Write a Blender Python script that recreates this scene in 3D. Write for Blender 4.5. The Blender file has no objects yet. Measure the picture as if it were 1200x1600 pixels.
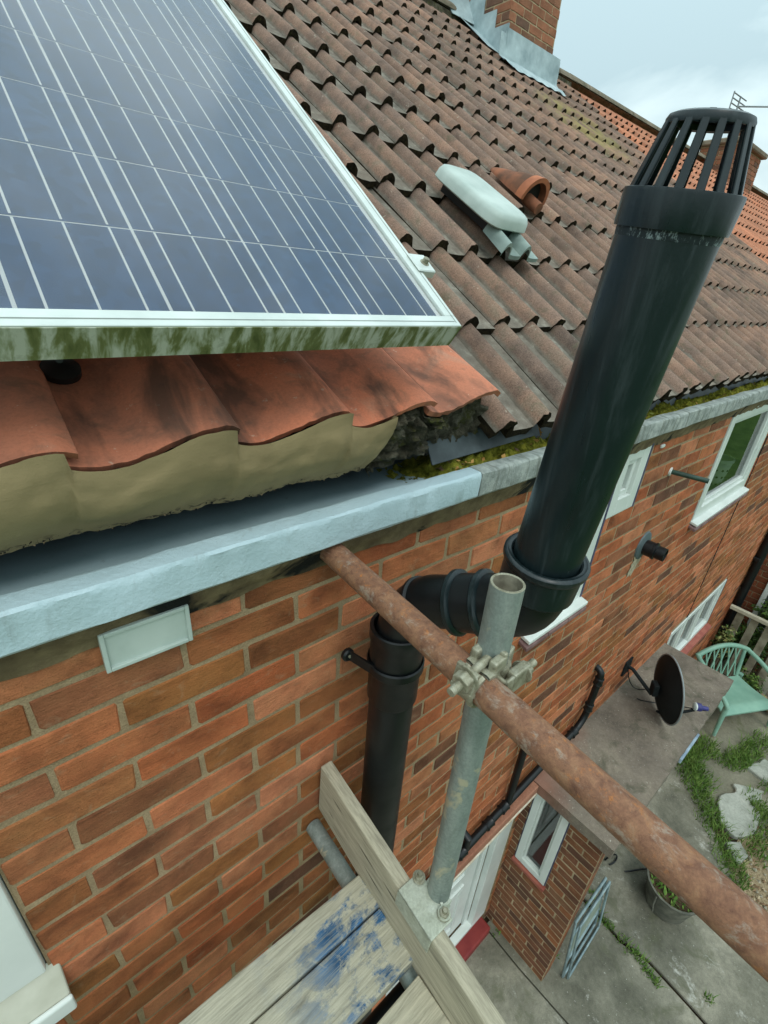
import bpy, bmesh, math, random
import numpy as np
from mathutils import Vector, Matrix, noise as mnoise

# ------------------------------------------------------------------ camera, sky, sun, exposure
sc = bpy.context.scene
CAM = Vector((0.05428, -0.68359, 0.54239))
RX = Vector((0.76462, -0.64072, 0.06959))
RY = Vector((-0.23690, -0.37983, -0.89421))
RZ = Vector((0.59937, 0.66724, -0.44221))
cam_d = bpy.data.cameras.new("camera")
cam_d.sensor_fit = 'HORIZONTAL'
cam_d.sensor_width = 36.0
cam_d.lens = 36.0 * 735.70 / 1200.0
cam_d.clip_start = 0.02
cam_d.clip_end = 600
cam = bpy.data.objects.new("camera", cam_d)
sc.collection.objects.link(cam)
cam.matrix_world = Matrix(((RX.x, -RY.x, -RZ.x, CAM.x), (RX.y, -RY.y, -RZ.y, CAM.y),
                           (RX.z, -RY.z, -RZ.z, CAM.z), (0, 0, 0, 1)))
sc.camera = cam

SUN_EL, SUN_AZ = math.radians(58), math.radians(205)   # azimuth clockwise from +Y
world = bpy.data.worlds.new("World")
sc.world = world
world.use_nodes = True
wn, wl = world.node_tree.nodes, world.node_tree.links
wn.clear()
w_out = wn.new('ShaderNodeOutputWorld')
w_bg = wn.new('ShaderNodeBackground')
w_sky = wn.new('ShaderNodeTexSky')
w_sky.sky_type = 'NISHITA'
w_sky.sun_disc = False
w_sky.sun_elevation = SUN_EL
w_sky.sun_rotation = SUN_AZ
w_sky.dust_density = 2.0
w_tc = wn.new('ShaderNodeTexCoord')
w_map = wn.new('ShaderNodeMapping')
w_map.inputs['Scale'].default_value = (1.0, 1.0, 1.8)
w_n1 = wn.new('ShaderNodeTexNoise')
w_n1.inputs['Scale'].default_value = 2.6
w_n1.inputs['Detail'].default_value = 7
w_n1.inputs['Roughness'].default_value = 0.52
w_n1.inputs['Distortion'].default_value = 0.4
w_r = wn.new('ShaderNodeValToRGB')
w_r.color_ramp.elements[0].position = 0.40
w_r.color_ramp.elements[0].color = (7.0, 9.3, 9.9, 1)
w_r.color_ramp.elements[1].position = 0.60
w_r.color_ramp.elements[1].color = (12.4, 14.8, 14.9, 1)
w_mix = wn.new('ShaderNodeMixRGB')
w_mix.inputs[0].default_value = 0.86
wl.new(w_tc.outputs['Generated'], w_map.inputs[0])
wl.new(w_map.outputs[0], w_n1.inputs['Vector'])
wl.new(w_n1.outputs[0], w_r.inputs[0])
wl.new(w_sky.outputs[0], w_mix.inputs[1])
wl.new(w_r.outputs[0], w_mix.inputs[2])
# CIE overcast sky: zenith about three times as bright as the horizon
w_sep = wn.new('ShaderNodeSeparateXYZ')
wl.new(w_tc.outputs['Generated'], w_sep.inputs[0])
w_cl = wn.new('ShaderNodeMath'); w_cl.operation = 'MAXIMUM'; w_cl.inputs[1].default_value = 0.0
wl.new(w_sep.outputs[2], w_cl.inputs[0])
w_ma = wn.new('ShaderNodeMath'); w_ma.operation = 'MULTIPLY_ADD'
w_ma.inputs[1].default_value = 1.05; w_ma.inputs[2].default_value = 0.84
wl.new(w_cl.outputs[0], w_ma.inputs[0])
w_vm = wn.new('ShaderNodeVectorMath'); w_vm.operation = 'SCALE'
wl.new(w_mix.outputs[0], w_vm.inputs[0])
wl.new(w_ma.outputs[0], w_vm.inputs['Scale'])
wl.new(w_vm.outputs[0], w_bg.inputs[0])
w_bg.inputs[1].default_value = 0.10
wl.new(w_bg.outputs[0], w_out.inputs[0])

sun_d = bpy.data.lights.new("sun", 'SUN')
sun_d.energy = 1.0
sun_d.angle = math.radians(24)
sun_d.color = (1.0, 0.97, 0.92)
sun = bpy.data.objects.new("sun", sun_d)
sc.collection.objects.link(sun)
sdir = Vector((math.sin(SUN_AZ) * math.cos(SUN_EL), math.cos(SUN_AZ) * math.cos(SUN_EL), math.sin(SUN_EL)))
sun.rotation_euler = (-sdir).to_track_quat('-Z', 'Y').to_euler()

sc.view_settings.view_transform = 'Standard'
sc.view_settings.look = 'None'
sc.view_settings.exposure = -0.32
sc.view_settings.gamma = 1.0
sc.view_settings.use_curve_mapping = False
sc.cycles.max_bounces = 5
sc.cycles.use_adaptive_sampling = True
sc.cycles.adaptive_threshold = 0.015
sc.cycles.use_denoising = True

random.seed(7)
col = sc.collection
WPOS = {}

# ------------------------------------------------------------------ helpers
def s2l(c):
    c /= 255.0
    return c / 12.92 if c <= 0.04045 else ((c + 0.055) / 1.055) ** 2.4

def rgb(r, g, b, k=1.0):
    return (s2l(r) * k, s2l(g) * k, s2l(b) * k, 1)

def tag(o, label=None, cat=None, group=None, kind=None):
    if label: o["label"] = label
    if cat: o["category"] = cat
    if group: o["group"] = group
    if kind: o["kind"] = kind
    return o

def empty(name, loc, label, cat, group=None):
    o = bpy.data.objects.new(name, None)
    o.empty_display_size = 0.1
    col.objects.link(o)
    o.location = loc
    WPOS[o.name] = Vector(loc)
    return tag(o, label, cat, group)

def link(name, me, parent=None, loc=(0, 0, 0)):
    o = bpy.data.objects.new(name, me)
    col.objects.link(o)
    WPOS[o.name] = Vector(loc)
    if parent is not None:
        o.parent = parent
        o.location = Vector(loc) - WPOS[parent.name]
    else:
        o.location = loc
    return o

def V(*a):
    return Vector(a)

class G:
    def __init__(s):
        s.v, s.f, s.m = [], [], []
    def add(s, vs, fs, mi=0):
        b = len(s.v)
        s.v += [tuple(x) for x in vs]
        s.f += [tuple(b + i for i in f) for f in fs]
        s.m += [mi] * len(fs)
        return s
    def obox(s, O, A, B, C, mi=0):
        O, A, B, C = Vector(O), Vector(A), Vector(B), Vector(C)
        vs = [O, O + A, O + A + B, O + B, O + C, O + A + C, O + A + B + C, O + B + C]
        return s.add(vs, [(0, 3, 2, 1), (4, 5, 6, 7), (0, 1, 5, 4), (1, 2, 6, 5), (2, 3, 7, 6), (3, 0, 4, 7)], mi)
    def box(s, x0, x1, y0, y1, z0, z1, mi=0):
        return s.obox((x0, y0, z0), (x1 - x0, 0, 0), (0, y1 - y0, 0), (0, 0, z1 - z0), mi)
    def tube(s, path, r, seg=20, caps=True, mi=0):
        path = [Vector(p) for p in path]
        n = len(path)
        rr = r if isinstance(r, (list, tuple)) else [r] * n
        tans = []
        for i in range(n):
            a = path[max(i - 1, 0)]
            b = path[min(i + 1, n - 1)]
            tans.append((b - a).normalized())
        up = Vector((0, 0, 1)) if abs(tans[0].z) < 0.9 else Vector((1, 0, 0))
        u = tans[0].cross(up).normalized()
        vs = []
        for i in range(n):
            t = tans[i]
            u = (u - t * u.dot(t)).normalized()
            w = t.cross(u)
            for k in range(seg):
                a = 2 * math.pi * k / seg
                vs.append(path[i] + (u * math.cos(a) + w * math.sin(a)) * rr[i])
        fs = []
        for i in range(n - 1):
            for k in range(seg):
                k2 = (k + 1) % seg
                fs.append((i * seg + k, i * seg + k2, (i + 1) * seg + k2, (i + 1) * seg + k))
        if caps:
            fs.append(tuple(range(seg - 1, -1, -1)))
            fs.append(tuple((n - 1) * seg + k for k in range(seg)))
        return s.add(vs, fs, mi)
    def lathe(s, prof, O, axis, seg=32, mi=0, a0=0.0, a1=2 * math.pi, ref=None):
        """prof: list of (radius, height along axis)"""
        O, t = Vector(O), Vector(axis).normalized()
        up = Vector(ref) if ref else (Vector((0, 0, 1)) if abs(t.z) < 0.9 else Vector((1, 0, 0)))
        u = (up - t * up.dot(t)).normalized()
        w = t.cross(u)
        full = abs(a1 - a0 - 2 * math.pi) < 1e-6
        ns = seg if full else seg + 1
        vs = []
        for (r, h) in prof:
            for k in range(ns):
                a = a0 + (a1 - a0) * k / seg
                vs.append(O + t * h + (u * math.cos(a) + w * math.sin(a)) * r)
        fs = []
        for i in range(len(prof) - 1):
            for k in range(seg):
                k2 = (k + 1) % ns
                fs.append((i * ns + k, i * ns + k2, (i + 1) * ns + k2, (i + 1) * ns + k))
        return s.add(vs, fs, mi)
    def grid(s, fn, nu, nv, mi=0):
        vs = [fn(i / nu, j / nv) for j in range(nv + 1) for i in range(nu + 1)]
        fs = [(j * (nu + 1) + i, j * (nu + 1) + i + 1, (j + 1) * (nu + 1) + i + 1, (j + 1) * (nu + 1) + i)
              for j in range(nv) for i in range(nu)]
        return s.add(vs, fs, mi)
    def mesh(s, name, mats, smooth=None, bevel=0, bseg=2, recalc=True):
        me = bpy.data.meshes.new(name)
        me.from_pydata(s.v, [], s.f)
        if not isinstance(mats, (list, tuple)):
            mats = [mats]
        for m in mats:
            me.materials.append(m)
        me.polygons.foreach_set('material_index', s.m)
        if recalc or bevel:
            bm = bmesh.new()
            bm.from_mesh(me)
            if recalc:
                bmesh.ops.recalc_face_normals(bm, faces=bm.faces)
            if bevel:
                es = [e for e in bm.edges if len(e.link_faces) == 2 and e.calc_face_angle(0) > 0.6]
                bmesh.ops.bevel(bm, geom=es, offset=bevel, segments=bseg, profile=0.5, affect='EDGES', clamp_overlap=True)
            bm.to_mesh(me)
            bm.free()
        if smooth is not None:
            me.polygons.foreach_set('use_smooth', [True] * len(me.polygons))
            me.set_sharp_from_angle(angle=math.radians(smooth))
        me.update()
        return me
    def build(s, name, mats, parent=None, smooth=None, bevel=0, bseg=2, recalc=True):
        return link(name, s.mesh(name, mats, smooth, bevel, bseg, recalc), parent)

def fbm(p, octs=4):
    return mnoise.fractal(Vector(p), 1.0, 2.0, octs, noise_basis='PERLIN_ORIGINAL')

# ------------------------------------------------------------------ material helper
class Mat:
    def __init__(s, name):
        s.m = bpy.data.materials.new(name)
        s.m.use_nodes = True
        s.nt = s.m.node_tree
        s.b = s.nt.nodes['Principled BSDF']
        s._pos = None
    def new(s, t):
        return s.nt.nodes.new(t)
    def set(s, sock, v):
        if hasattr(v, 'is_output') or isinstance(v, bpy.types.NodeSocket):
            s.nt.links.new(v, sock)
        else:
            sock.default_value = v
    def pos(s):
        if s._pos is None:
            s._pos = s.new('ShaderNodeNewGeometry').outputs['Position']
        return s._pos
    def map(s, vec, scale=(1, 1, 1), rot=(0, 0, 0), loc=(0, 0, 0)):
        n = s.new('ShaderNodeMapping')
        s.set(n.inputs[0], vec)
        n.inputs['Scale'].default_value = scale
        n.inputs['Rotation'].default_value = rot
        n.inputs['Location'].default_value = loc
        return n.outputs[0]
    def noise(s, scale, detail=4, rough=0.55, vec=None, dist=0.0, colour=False):
        n = s.new('ShaderNodeTexNoise')
        s.set(n.inputs['Vector'], vec if vec is not None else s.pos())
        n.inputs['Scale'].default_value = scale
        n.inputs['Detail'].default_value = detail
        n.inputs['Roughness'].default_value = rough
        n.inputs['Distortion'].default_value = dist
        return n.outputs[1 if colour else 0]
    def voro(s, scale, vec=None, feature='F1', out=0, rnd=1.0):
        n = s.new('ShaderNodeTexVoronoi')
        n.feature = feature
        s.set(n.inputs['Vector'], vec if vec is not None else s.pos())
        n.inputs['Scale'].default_value = scale
        n.inputs['Randomness'].default_value = rnd
        return n.outputs[out]
    def ramp(s, fac, stops, interp='LINEAR'):
        n = s.new('ShaderNodeValToRGB')
        cr = n.color_ramp
        cr.interpolation = interp
        while len(cr.elements) < len(stops):
            cr.elements.new(0.5)
        for e, (p, c) in zip(cr.elements, stops):
            e.position = p
            if not isinstance(c, (tuple, list)):
                c = (c, c, c, 1)
            e.color = c if len(c) == 4 else (*c, 1)
        s.set(n.inputs[0], fac)
        return n.outputs[0]
    def mix(s, a, b, fac, mode='MIX'):
        n = s.new('ShaderNodeMixRGB')
        n.blend_type = mode
        s.set(n.inputs[0], fac)
        s.set(n.inputs[1], a)
        s.set(n.inputs[2], b)
        return n.outputs[0]
    def math(s, op, a, b=0.0, clamp=False):
        n = s.new('ShaderNodeMath')
        n.operation = op
        n.use_clamp = clamp
        s.set(n.inputs[0], a)
        s.set(n.inputs[1], b)
        return n.outputs[0]
    def sep(s, vec):
        n = s.new('ShaderNodeSeparateXYZ')
        s.set(n.inputs[0], vec)
        return n.outputs
    def bump(s, h, strength=0.3, dist=0.005):
        n = s.new('ShaderNodeBump')
        n.inputs['Strength'].default_value = strength
        n.inputs['Distance'].default_value = dist
        s.set(n.inputs['Height'], h)
        s.nt.links.new(n.outputs[0], s.b.inputs['Normal'])
        return n
    def out(s, colour=None, rough=0.7, metal=0.0, spec=0.5, coat=0.0):
        if colour is not None:
            s.set(s.b.inputs['Base Color'], colour)
        s.set(s.b.inputs['Roughness'], rough)
        s.set(s.b.inputs['Metallic'], metal)
        s.b.inputs['Specular IOR Level'].default_value = spec
        s.b.inputs['Coat Weight'].default_value = coat
        return s.m

def simple(name, c1, c2, scale, rough=0.6, metal=0.0, spec=0.5, bump=0.0, bdist=0.003, bscale=None, detail=5, lo=0.35, hi=0.65):
    m = Mat(name)
    c = m.ramp(m.noise(scale, detail), [(lo, c1), (hi, c2)])
    if bump:
        m.bump(m.noise(bscale or scale * 4, 5), bump, bdist)
    return m.out(c, rough, metal, spec)

def brick_material(name, stops, dark_amt=0.62, grain=1.0):
    m = Mat(name)
    at = m.new('ShaderNodeAttribute')
    at.attribute_name = 'rnd'
    oi = m.new('ShaderNodeObjectInfo')
    r = m.math('FRACT', m.math('ADD', at.outputs['Fac'], oi.outputs['Random']))
    base = m.ramp(r, stops)
    off = m.new('ShaderNodeCombineXYZ')
    m.set(off.inputs[0], m.math('MULTIPLY', r, 37.0))
    m.set(off.inputs[2], m.math('MULTIPLY', r, 91.0))
    va = m.new('ShaderNodeVectorMath')
    m.set(va.inputs[0], m.pos())
    m.set(va.inputs[1], off.outputs[0])
    p = m.map(va.outputs[0], (1, 1, 1.3))
    burn = m.ramp(m.noise(8, 5, 0.6, p, 0.2), [(0.42, 1.0), (0.70, 1.0 - dark_amt)])
    c = m.mix(base, burn, 1.0, 'MULTIPLY')
    warm = m.ramp(m.noise(16, 3, 0.5, p), [(0.3, (0.86, 0.90, 0.84)), (0.7, (1.16, 1.06, 1.0))])
    c = m.mix(c, warm, 1.0, 'MULTIPLY')
    speck = m.ramp(m.noise(420, 3, 0.7), [(0.34, 0.62), (0.46, 1.0), (0.60, 1.0), (0.74, 1.22)])
    c = m.mix(c, speck, 0.75 * grain, 'MULTIPLY')
    # lime bloom and sandy smears over the face
    bl = m.ramp(m.noise(26, 6, 0.65, p, 1.0), [(0.58, 0.0), (0.80, 0.45)])
    c = m.mix(c, rgb(176, 150, 120), bl)
    crease = m.noise(60, 4, 0.6, m.map(m.pos(), (0.35, 1, 3.5)))
    h = m.math('ADD', m.math('MULTIPLY', m.noise(330, 4, 0.65), 0.6), crease)
    pits = m.ramp(m.voro(150, None, 'F1', 0), [(0.10, 0.0), (0.22, 1.0)])
    h = m.math('ADD', h, m.math('MULTIPLY', m.math('MULTIPLY', pits, m.ramp(m.noise(22, 3), [(0.5, 0.0), (0.6, 1.0)])), 0.5))
    m.bump(h, 0.7, 0.003)
    return m.out(c, 0.88, 0, 0.25)

STOPS_BRICK = [(0.0, rgb(110, 75, 60)), (0.05, rgb(122, 82, 63)), (0.10, rgb(158, 98, 62)), (0.26, rgb(190, 116, 78)),
               (0.40, rgb(150, 94, 58)), (0.50, rgb(164, 106, 62)), (0.60, rgb(204, 132, 98)), (0.70, rgb(186, 110, 72)),
               (0.80, rgb(168, 92, 58)), (0.90, rgb(198, 128, 92)), (1.0, rgb(138, 88, 62))]
STOPS_PORCH = [(0.0, rgb(98, 70, 58)), (0.25, rgb(120, 82, 64)), (0.5, rgb(140, 92, 66)), (0.75, rgb(128, 92, 70)), (1.0, rgb(154, 96, 64))]
STOPS_CHIM = [(0.0, rgb(112, 86, 74)), (0.3, rgb(146, 100, 78)), (0.6, rgb(166, 112, 86)), (1.0, rgb(132, 98, 80))]
M_BRICK = brick_material("brick_clay", STOPS_BRICK)
M_BRICK_P = brick_material("brick_porch", STOPS_PORCH, 0.4)
M_BRICK_C = brick_material("brick_chimney", STOPS_CHIM, 0.4)
M_BRICK_N = brick_material("brick_neighbour", [(0, rgb(112, 62, 44)), (0.5, rgb(142, 80, 54)), (1, rgb(128, 70, 46))], 0.4)

def mk_mortar(name, a, b):
    m = Mat(name)
    c = m.ramp(m.noise(14, 5), [(0.3, a), (0.7, b)])
    c = m.mix(c, m.ramp(m.noise(300, 3), [(0.3, 0.7), (0.6, 1.1)]), 0.7, 'MULTIPLY')
    m.bump(m.noise(220, 5, 0.7), 0.7, 0.004)
    return m.out(c, 0.95, 0, 0.15)
M_MORTAR = mk_mortar("mortar", rgb(142, 121, 94), rgb(176, 153, 121))
M_MORTAR_D = mk_mortar("mortar_porch", rgb(160, 142, 114), rgb(192, 172, 140))

m = Mat("eaves_mortar_stained")
c = m.ramp(m.noise(22, 5), [(0.3, rgb(96, 82, 62)), (0.7, rgb(138, 122, 92))])
c = m.mix(c, rgb(30, 32, 30), m.ramp(m.noise(7, 4, 0.6, None, 0.6), [(0.57, 0.0), (0.64, 1.0)]))
m.bump(m.noise(160, 5, 0.7), 0.7, 0.004)
M_EAVES_MORTAR = m.out(c, 0.9, 0, 0.2)

m = Mat("pointing_fresh")
c = m.ramp(m.noise(3.5, 6, 0.6, None, 0.5), [(0.28, rgb(128, 112, 80)), (0.5, rgb(152, 134, 98)), (0.75, rgb(168, 148, 110))])
c = m.mix(c, rgb(186, 168, 136), m.ramp(m.noise(30, 5, 0.7), [(0.66, 0.0), (0.76, 0.25)]))
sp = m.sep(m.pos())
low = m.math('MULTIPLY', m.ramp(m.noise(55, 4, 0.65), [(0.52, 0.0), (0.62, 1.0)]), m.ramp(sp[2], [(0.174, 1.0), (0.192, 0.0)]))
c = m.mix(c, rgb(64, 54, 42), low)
trw = m.noise(14, 4, 0.6, m.map(m.pos(), (0.5, 1, 2.2), (0, 0.5, 0)), 1.2)
m.bump(m.math('ADD', m.math('MULTIPLY', trw, 0.5), m.math('MULTIPLY', m.noise(260, 5, 0.75), 0.3)), 0.5, 0.005)
M_POINTING = m.out(c, 0.85, 0, 0.3)

m = Mat("gutter_paint")
c = m.ramp(m.noise(11, 5), [(0.3, rgb(176, 198, 204)), (0.7, rgb(188, 208, 214))])
c = m.mix(c, rgb(120, 132, 134), m.ramp(m.noise(70, 5, 0.7, None, 0.8), [(0.70, 0.0), (0.76, 0.5)]))
c = m.mix(c, rgb(136, 146, 144), m.ramp(m.noise(24, 6, 0.7, m.map(m.pos(), (1, 1, 0.3)), 0.4), [(0.58, 0.0), (0.72, 0.5)]))
m.bump(m.math('ADD', m.noise(26, 4), m.math('MULTIPLY', m.noise(140, 4, 0.7), 0.5)), 0.6, 0.005)
M_GUT_PAINT = m.out(c, 0.42, 0, 0.5)
m = Mat("gutter_inside_shaded")
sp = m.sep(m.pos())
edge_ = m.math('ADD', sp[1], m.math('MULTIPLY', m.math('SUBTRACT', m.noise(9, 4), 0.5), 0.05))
c = m.ramp(edge_, [(0.09, rgb(186, 208, 214)), (0.13, rgb(134, 156, 162)), (0.215, rgb(62, 72, 75))])  # sprayed grey paint fading out, with overhang shade painted into the dark back
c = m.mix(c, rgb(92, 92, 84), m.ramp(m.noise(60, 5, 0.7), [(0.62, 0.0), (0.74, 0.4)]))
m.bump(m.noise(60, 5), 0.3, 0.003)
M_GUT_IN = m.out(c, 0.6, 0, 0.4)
m = Mat("gutter_concrete")
c = m.ramp(m.noise(30, 6, 0.65), [(0.3, rgb(122, 128, 122)), (0.5, rgb(154, 160, 154)), (0.7, rgb(182, 186, 178))])
st = m.noise(60, 4, 0.6, m.map(m.pos(), (1, 0.2, 0.12)))
c = m.mix(c, rgb(96, 98, 88), m.ramp(st, [(0.52, 0.0), (0.68, 0.7)]))
m.bump(m.noise(180, 6, 0.7), 0.8, 0.005)
M_GUT_CONC = m.out(c, 0.92, 0, 0.2)

def concrete(name, a, b, d, fleck=rgb(206, 204, 192), fl=0.72, bumpd=0.004, sc_=1.0, moss=None, red=False, scuff=False):
    m = Mat(name)
    c = m.ramp(m.noise(2.2 * sc_, 8, 0.62, None, 0.3), [(0.3, a), (0.5, b), (0.72, d)])
    c = m.mix(c, m.ramp(m.noise(34 * sc_, 5, 0.7), [(0.3, 0.74), (0.7, 1.16)]), 0.8, 'MULTIPLY')
    c = m.mix(c, m.ramp(m.noise(260 * sc_, 3, 0.7), [(0.32, 0.6), (0.55, 1.05)]), 0.6, 'MULTIPLY')
    c = m.mix(c, fleck, m.ramp(m.noise(48 * sc_, 4, 0.75), [(fl - 0.04, 0.0), (fl, 0.8)]))
    if moss:
        c = m.mix(c, moss, m.ramp(m.noise(5 * sc_, 6, 0.65, None, 0.6), [(0.54, 0.0), (0.66, 0.6)]))
    if red:        # worn red paint left along the wall side and the near corner
        sp = m.sep(m.pos())
        edge_ = m.math('SUBTRACT', m.math('MULTIPLY', m.math('SUBTRACT', 2.75, sp[0]), 0.9), m.math('MULTIPLY', sp[1], -2.6))
        edge_ = m.math('ADD', edge_, m.math('SUBTRACT', m.noise(3, 6, 0.7), 0.5))
        c = m.mix(c, rgb(158, 112, 94), m.ramp(edge_, [(0.05, 0.0), (0.55, 0.7)]))
    if scuff:
        c = m.mix(c, rgb(196, 194, 184), m.math('MULTIPLY', m.ramp(m.noise(4, 8, 0.75, None, 0.8), [(0.58, 0.0), (0.66, 0.7)]), m.ramp(m.noise(40, 4, 0.7), [(0.40, 0.0), (0.55, 1.0)])))
    m.bump(m.noise(120 * sc_, 6, 0.7), 0.6, bumpd)
    return m.out(c, 0.93, 0, 0.2)
M_YARD = concrete("yard_concrete", rgb(92, 91, 79), rgb(130, 127, 112), rgb(172, 166, 148), fl=0.70, moss=rgb(92, 94, 72), scuff=True)
M_SLAB = concrete("porch_slab_concrete", rgb(104, 96, 86), rgb(128, 118, 106), rgb(148, 138, 122), fl=0.685, sc_=1.6, moss=rgb(76, 78, 62), red=True)
M_LEDGE = concrete("red_ledge_concrete", rgb(150, 98, 78), rgb(164, 112, 90), rgb(172, 124, 100), sc_=2.0, fl=0.80)
M_STONE = concrete("flagstone", rgb(150, 152, 140), rgb(172, 174, 162), rgb(190, 190, 178), sc_=1.5, fl=0.9)

def tile_material(name, cols, moss, lichen, gr, moss_amt=(0.56, 0.68), ga=0.8, ba=0.7):
    m = Mat(name)
    oi = m.new('ShaderNodeObjectInfo')
    at = m.new('ShaderNodeAttribute')
    at.attribute_name = 'rnd'
    r = m.math('FRACT', m.math('ADD', at.outputs['Fac'], oi.outputs['Random']))
    c = m.ramp(m.noise(7, 6, 0.62, None, 0.4), cols)
    c = m.mix(c, m.ramp(r, [(0.0, (0.70, 0.72, 0.72)), (0.35, (1.0, 1.0, 1.0)), (0.7, (0.9, 0.86, 0.82)), (1.0, (1.26, 1.14, 1.06))]), 0.85, 'MULTIPLY')
    c = m.mix(c, m.ramp(m.noise(gr, 3, 0.75), [(0.34, 0.5), (0.5, 1.0), (0.68, 1.35)]), ga, 'MULTIPLY')
    c = m.mix(c, moss, m.ramp(m.noise(16, 6, 0.7, None, 0.5), [(moss_amt[0], 0.0), (moss_amt[1], 0.55)]))
    c = m.mix(c, lichen, m.ramp(m.noise(42, 5, 0.7, None, 0.3), [(0.64, 0.0), (0.69, 0.5)]))
    m.bump(m.noise(gr * 0.7, 5, 0.75), ba, 0.004)
    return m, c
m, c = tile_material("concrete_tile", [(0.28, rgb(104, 88, 79)), (0.44, rgb(132, 110, 98)), (0.58, rgb(150, 122, 106)), (0.75, rgb(138, 126, 110))],
                     rgb(92, 92, 72), rgb(196, 190, 170), 260)
pa = m.new('ShaderNodeAttribute')
pa.attribute_name = 'pan'
pn = m.math('ADD', pa.outputs['Fac'], m.math('MULTIPLY', m.math('SUBTRACT', m.noise(30, 5, 0.7), 0.5), 0.9))
c = m.mix(c, m.ramp(m.noise(22, 6, 0.7), [(0.3, rgb(92, 88, 80)), (0.55, rgb(122, 118, 107)), (0.72, rgb(160, 157, 145))]), m.ramp(pn, [(0.35, 0.0), (0.85, 0.8)]))
sp = m.sep(m.pos())
# yellow lichen below the stack and a few orange rosettes
dx = m.math('DIVIDE', m.math('SUBTRACT', sp[0], 5.30), 0.75)
dy = m.math('DIVIDE', m.math('SUBTRACT', sp[1], 2.62), 0.5)
dd = m.math('ADD', m.math('MULTIPLY', dx, dx), m.math('MULTIPLY', dy, dy))
yl = m.math('MULTIPLY', m.ramp(dd, [(0.35, 1.0), (1.0, 0.0)]), m.ramp(m.noise(5, 5, 0.65), [(0.40, 0.0), (0.55, 0.85)]))
c = m.mix(c, rgb(158, 146, 92), m.math('MULTIPLY', yl, 0.75))
c = m.mix(c, rgb(196, 128, 52), m.ramp(m.noise(3.1, 6, 0.8, m.map(m.pos(), (1, 1, 1), (0, 0, 0), (7.3, 2.2, 1.9))), [(0.745, 0.0), (0.765, 0.9)]))
M_TILE = m.out(c, 0.93, 0, 0.2)
m, c = tile_material("clay_tile", [(0.28, rgb(134, 98, 82)), (0.42, rgb(184, 118, 92)), (0.58, rgb(200, 124, 94)), (0.74, rgb(184, 134, 110))],
                     rgb(96, 84, 70), rgb(204, 184, 162), 210, (0.54, 0.70), 0.22, 0.12)
soot = m.ramp(m.noise(8, 5, 0.6, m.map(m.pos(), (1.6, 0.5, 0.5)), 0.5), [(0.46, 0.0), (0.64, 0.8)])
c = m.mix(c, rgb(84, 66, 56), soot)
M_CLAY = m.out(c, 0.8, 0, 0.3)
m, c = tile_material("far_clay_tile", [(0.3, rgb(168, 116, 92)), (0.5, rgb(190, 130, 102)), (0.7, rgb(178, 130, 106))],
                     rgb(112, 88, 70), rgb(190, 160, 140), 120)
M_CLAY_FAR = m.out(c, 0.9, 0, 0.2)
m = Mat("mossy_tile_edge")
c = m.ramp(m.noise(60, 6, 0.7), [(0.3, rgb(30, 27, 22)), (0.52, rgb(52, 45, 34)), (0.7, rgb(74, 64, 46))])
c = m.mix(c, rgb(78, 82, 44), m.ramp(m.noise(34, 5, 0.7), [(0.58, 0.0), (0.7, 0.6)]))
m.bump(m.noise(200, 6, 0.8), 1.0, 0.008)
M_TILE_EDGE = m.out(c, 1.0, 0, 0.1)

def metal_mat(name, stops, scale, rough, metal, bump=0.3, stretch=(1, 1, 1), detail=7):
    m = Mat(name)
    p = m.map(m.pos(), stretch)
    n = m.noise(scale, detail, 0.66, p, 0.5)
    c = m.ramp(n, stops)
    c = m.mix(c, m.ramp(m.noise(scale * 7, 5, 0.7), [(0.3, 0.72), (0.7, 1.18)]), 0.7, 'MULTIPLY')
    m.bump(m.noise(scale * 9, 6, 0.75), bump, 0.0012)
    return m, c
m, c = metal_mat("rusty_tube", [(0.28, rgb(104, 70, 54)), (0.42, rgb(132, 92, 70)), (0.54, rgb(148, 106, 80)), (0.64, rgb(160, 118, 88)), (0.78, rgb(150, 128, 108))], 62, 0.7, 0.1, 1.0, (1, 0.9, 1))
fl_ = m.noise(75, 6, 0.75, m.map(m.pos(), (1, 0.9, 1), (0, 0, 0), (1, 4, 2)), 0.2)
c = m.mix(c, rgb(198, 124, 62), m.math('MULTIPLY', m.ramp(fl_, [(0.56, 0.0), (0.64, 0.85)]), m.ramp(m.noise(9, 4, 0.6), [(0.42, 0.0), (0.58, 1.0)])))
c = m.mix(c, rgb(64, 44, 38), m.ramp(m.noise(120, 5, 0.75), [(0.60, 0.0), (0.70, 0.4)]))
worn = m.math('MULTIPLY', m.ramp(m.noise(26, 7, 0.75, m.map(m.pos(), (1.2, 0.7, 1.2), (0, 0, 0), (3, 1, 2)), 0.4), [(0.54, 0.0), (0.62, 0.6)]), m.ramp(m.noise(150, 4, 0.7), [(0.38, 0.3), (0.5, 1.0)]))
c = m.mix(c, rgb(168, 156, 140), worn)
M_RUST = m.out(c, m.ramp(worn, [(0.0, 0.72), (1.0, 0.38)]), 0.15, 0.45)
m, c = metal_mat("galvanised_tube", [(0.3, rgb(118, 130, 124)), (0.5, rgb(144, 154, 148)), (0.7, rgb(166, 174, 168))], 22, 0.5, 0.3, 0.35, (1, 1, 0.35))
plaster = m.ramp(m.noise(13, 5, 0.65, m.map(m.pos(), (1, 1, 0.6), (0, 0, 0), (2.6, 0.4, 1.1)), 0.4), [(0.58, 0.0), (0.63, 0.8)])
c = m.mix(c, rgb(196, 186, 156), plaster)
M_GALV = m.out(c, 0.48, 0.35, 0.5)
m, c = metal_mat("galvanised_fitting", [(0.25, rgb(104, 98, 78)), (0.5, rgb(158, 154, 132)), (0.75, rgb(188, 186, 168))], 48, 0.5, 0.3, 0.6)
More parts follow.
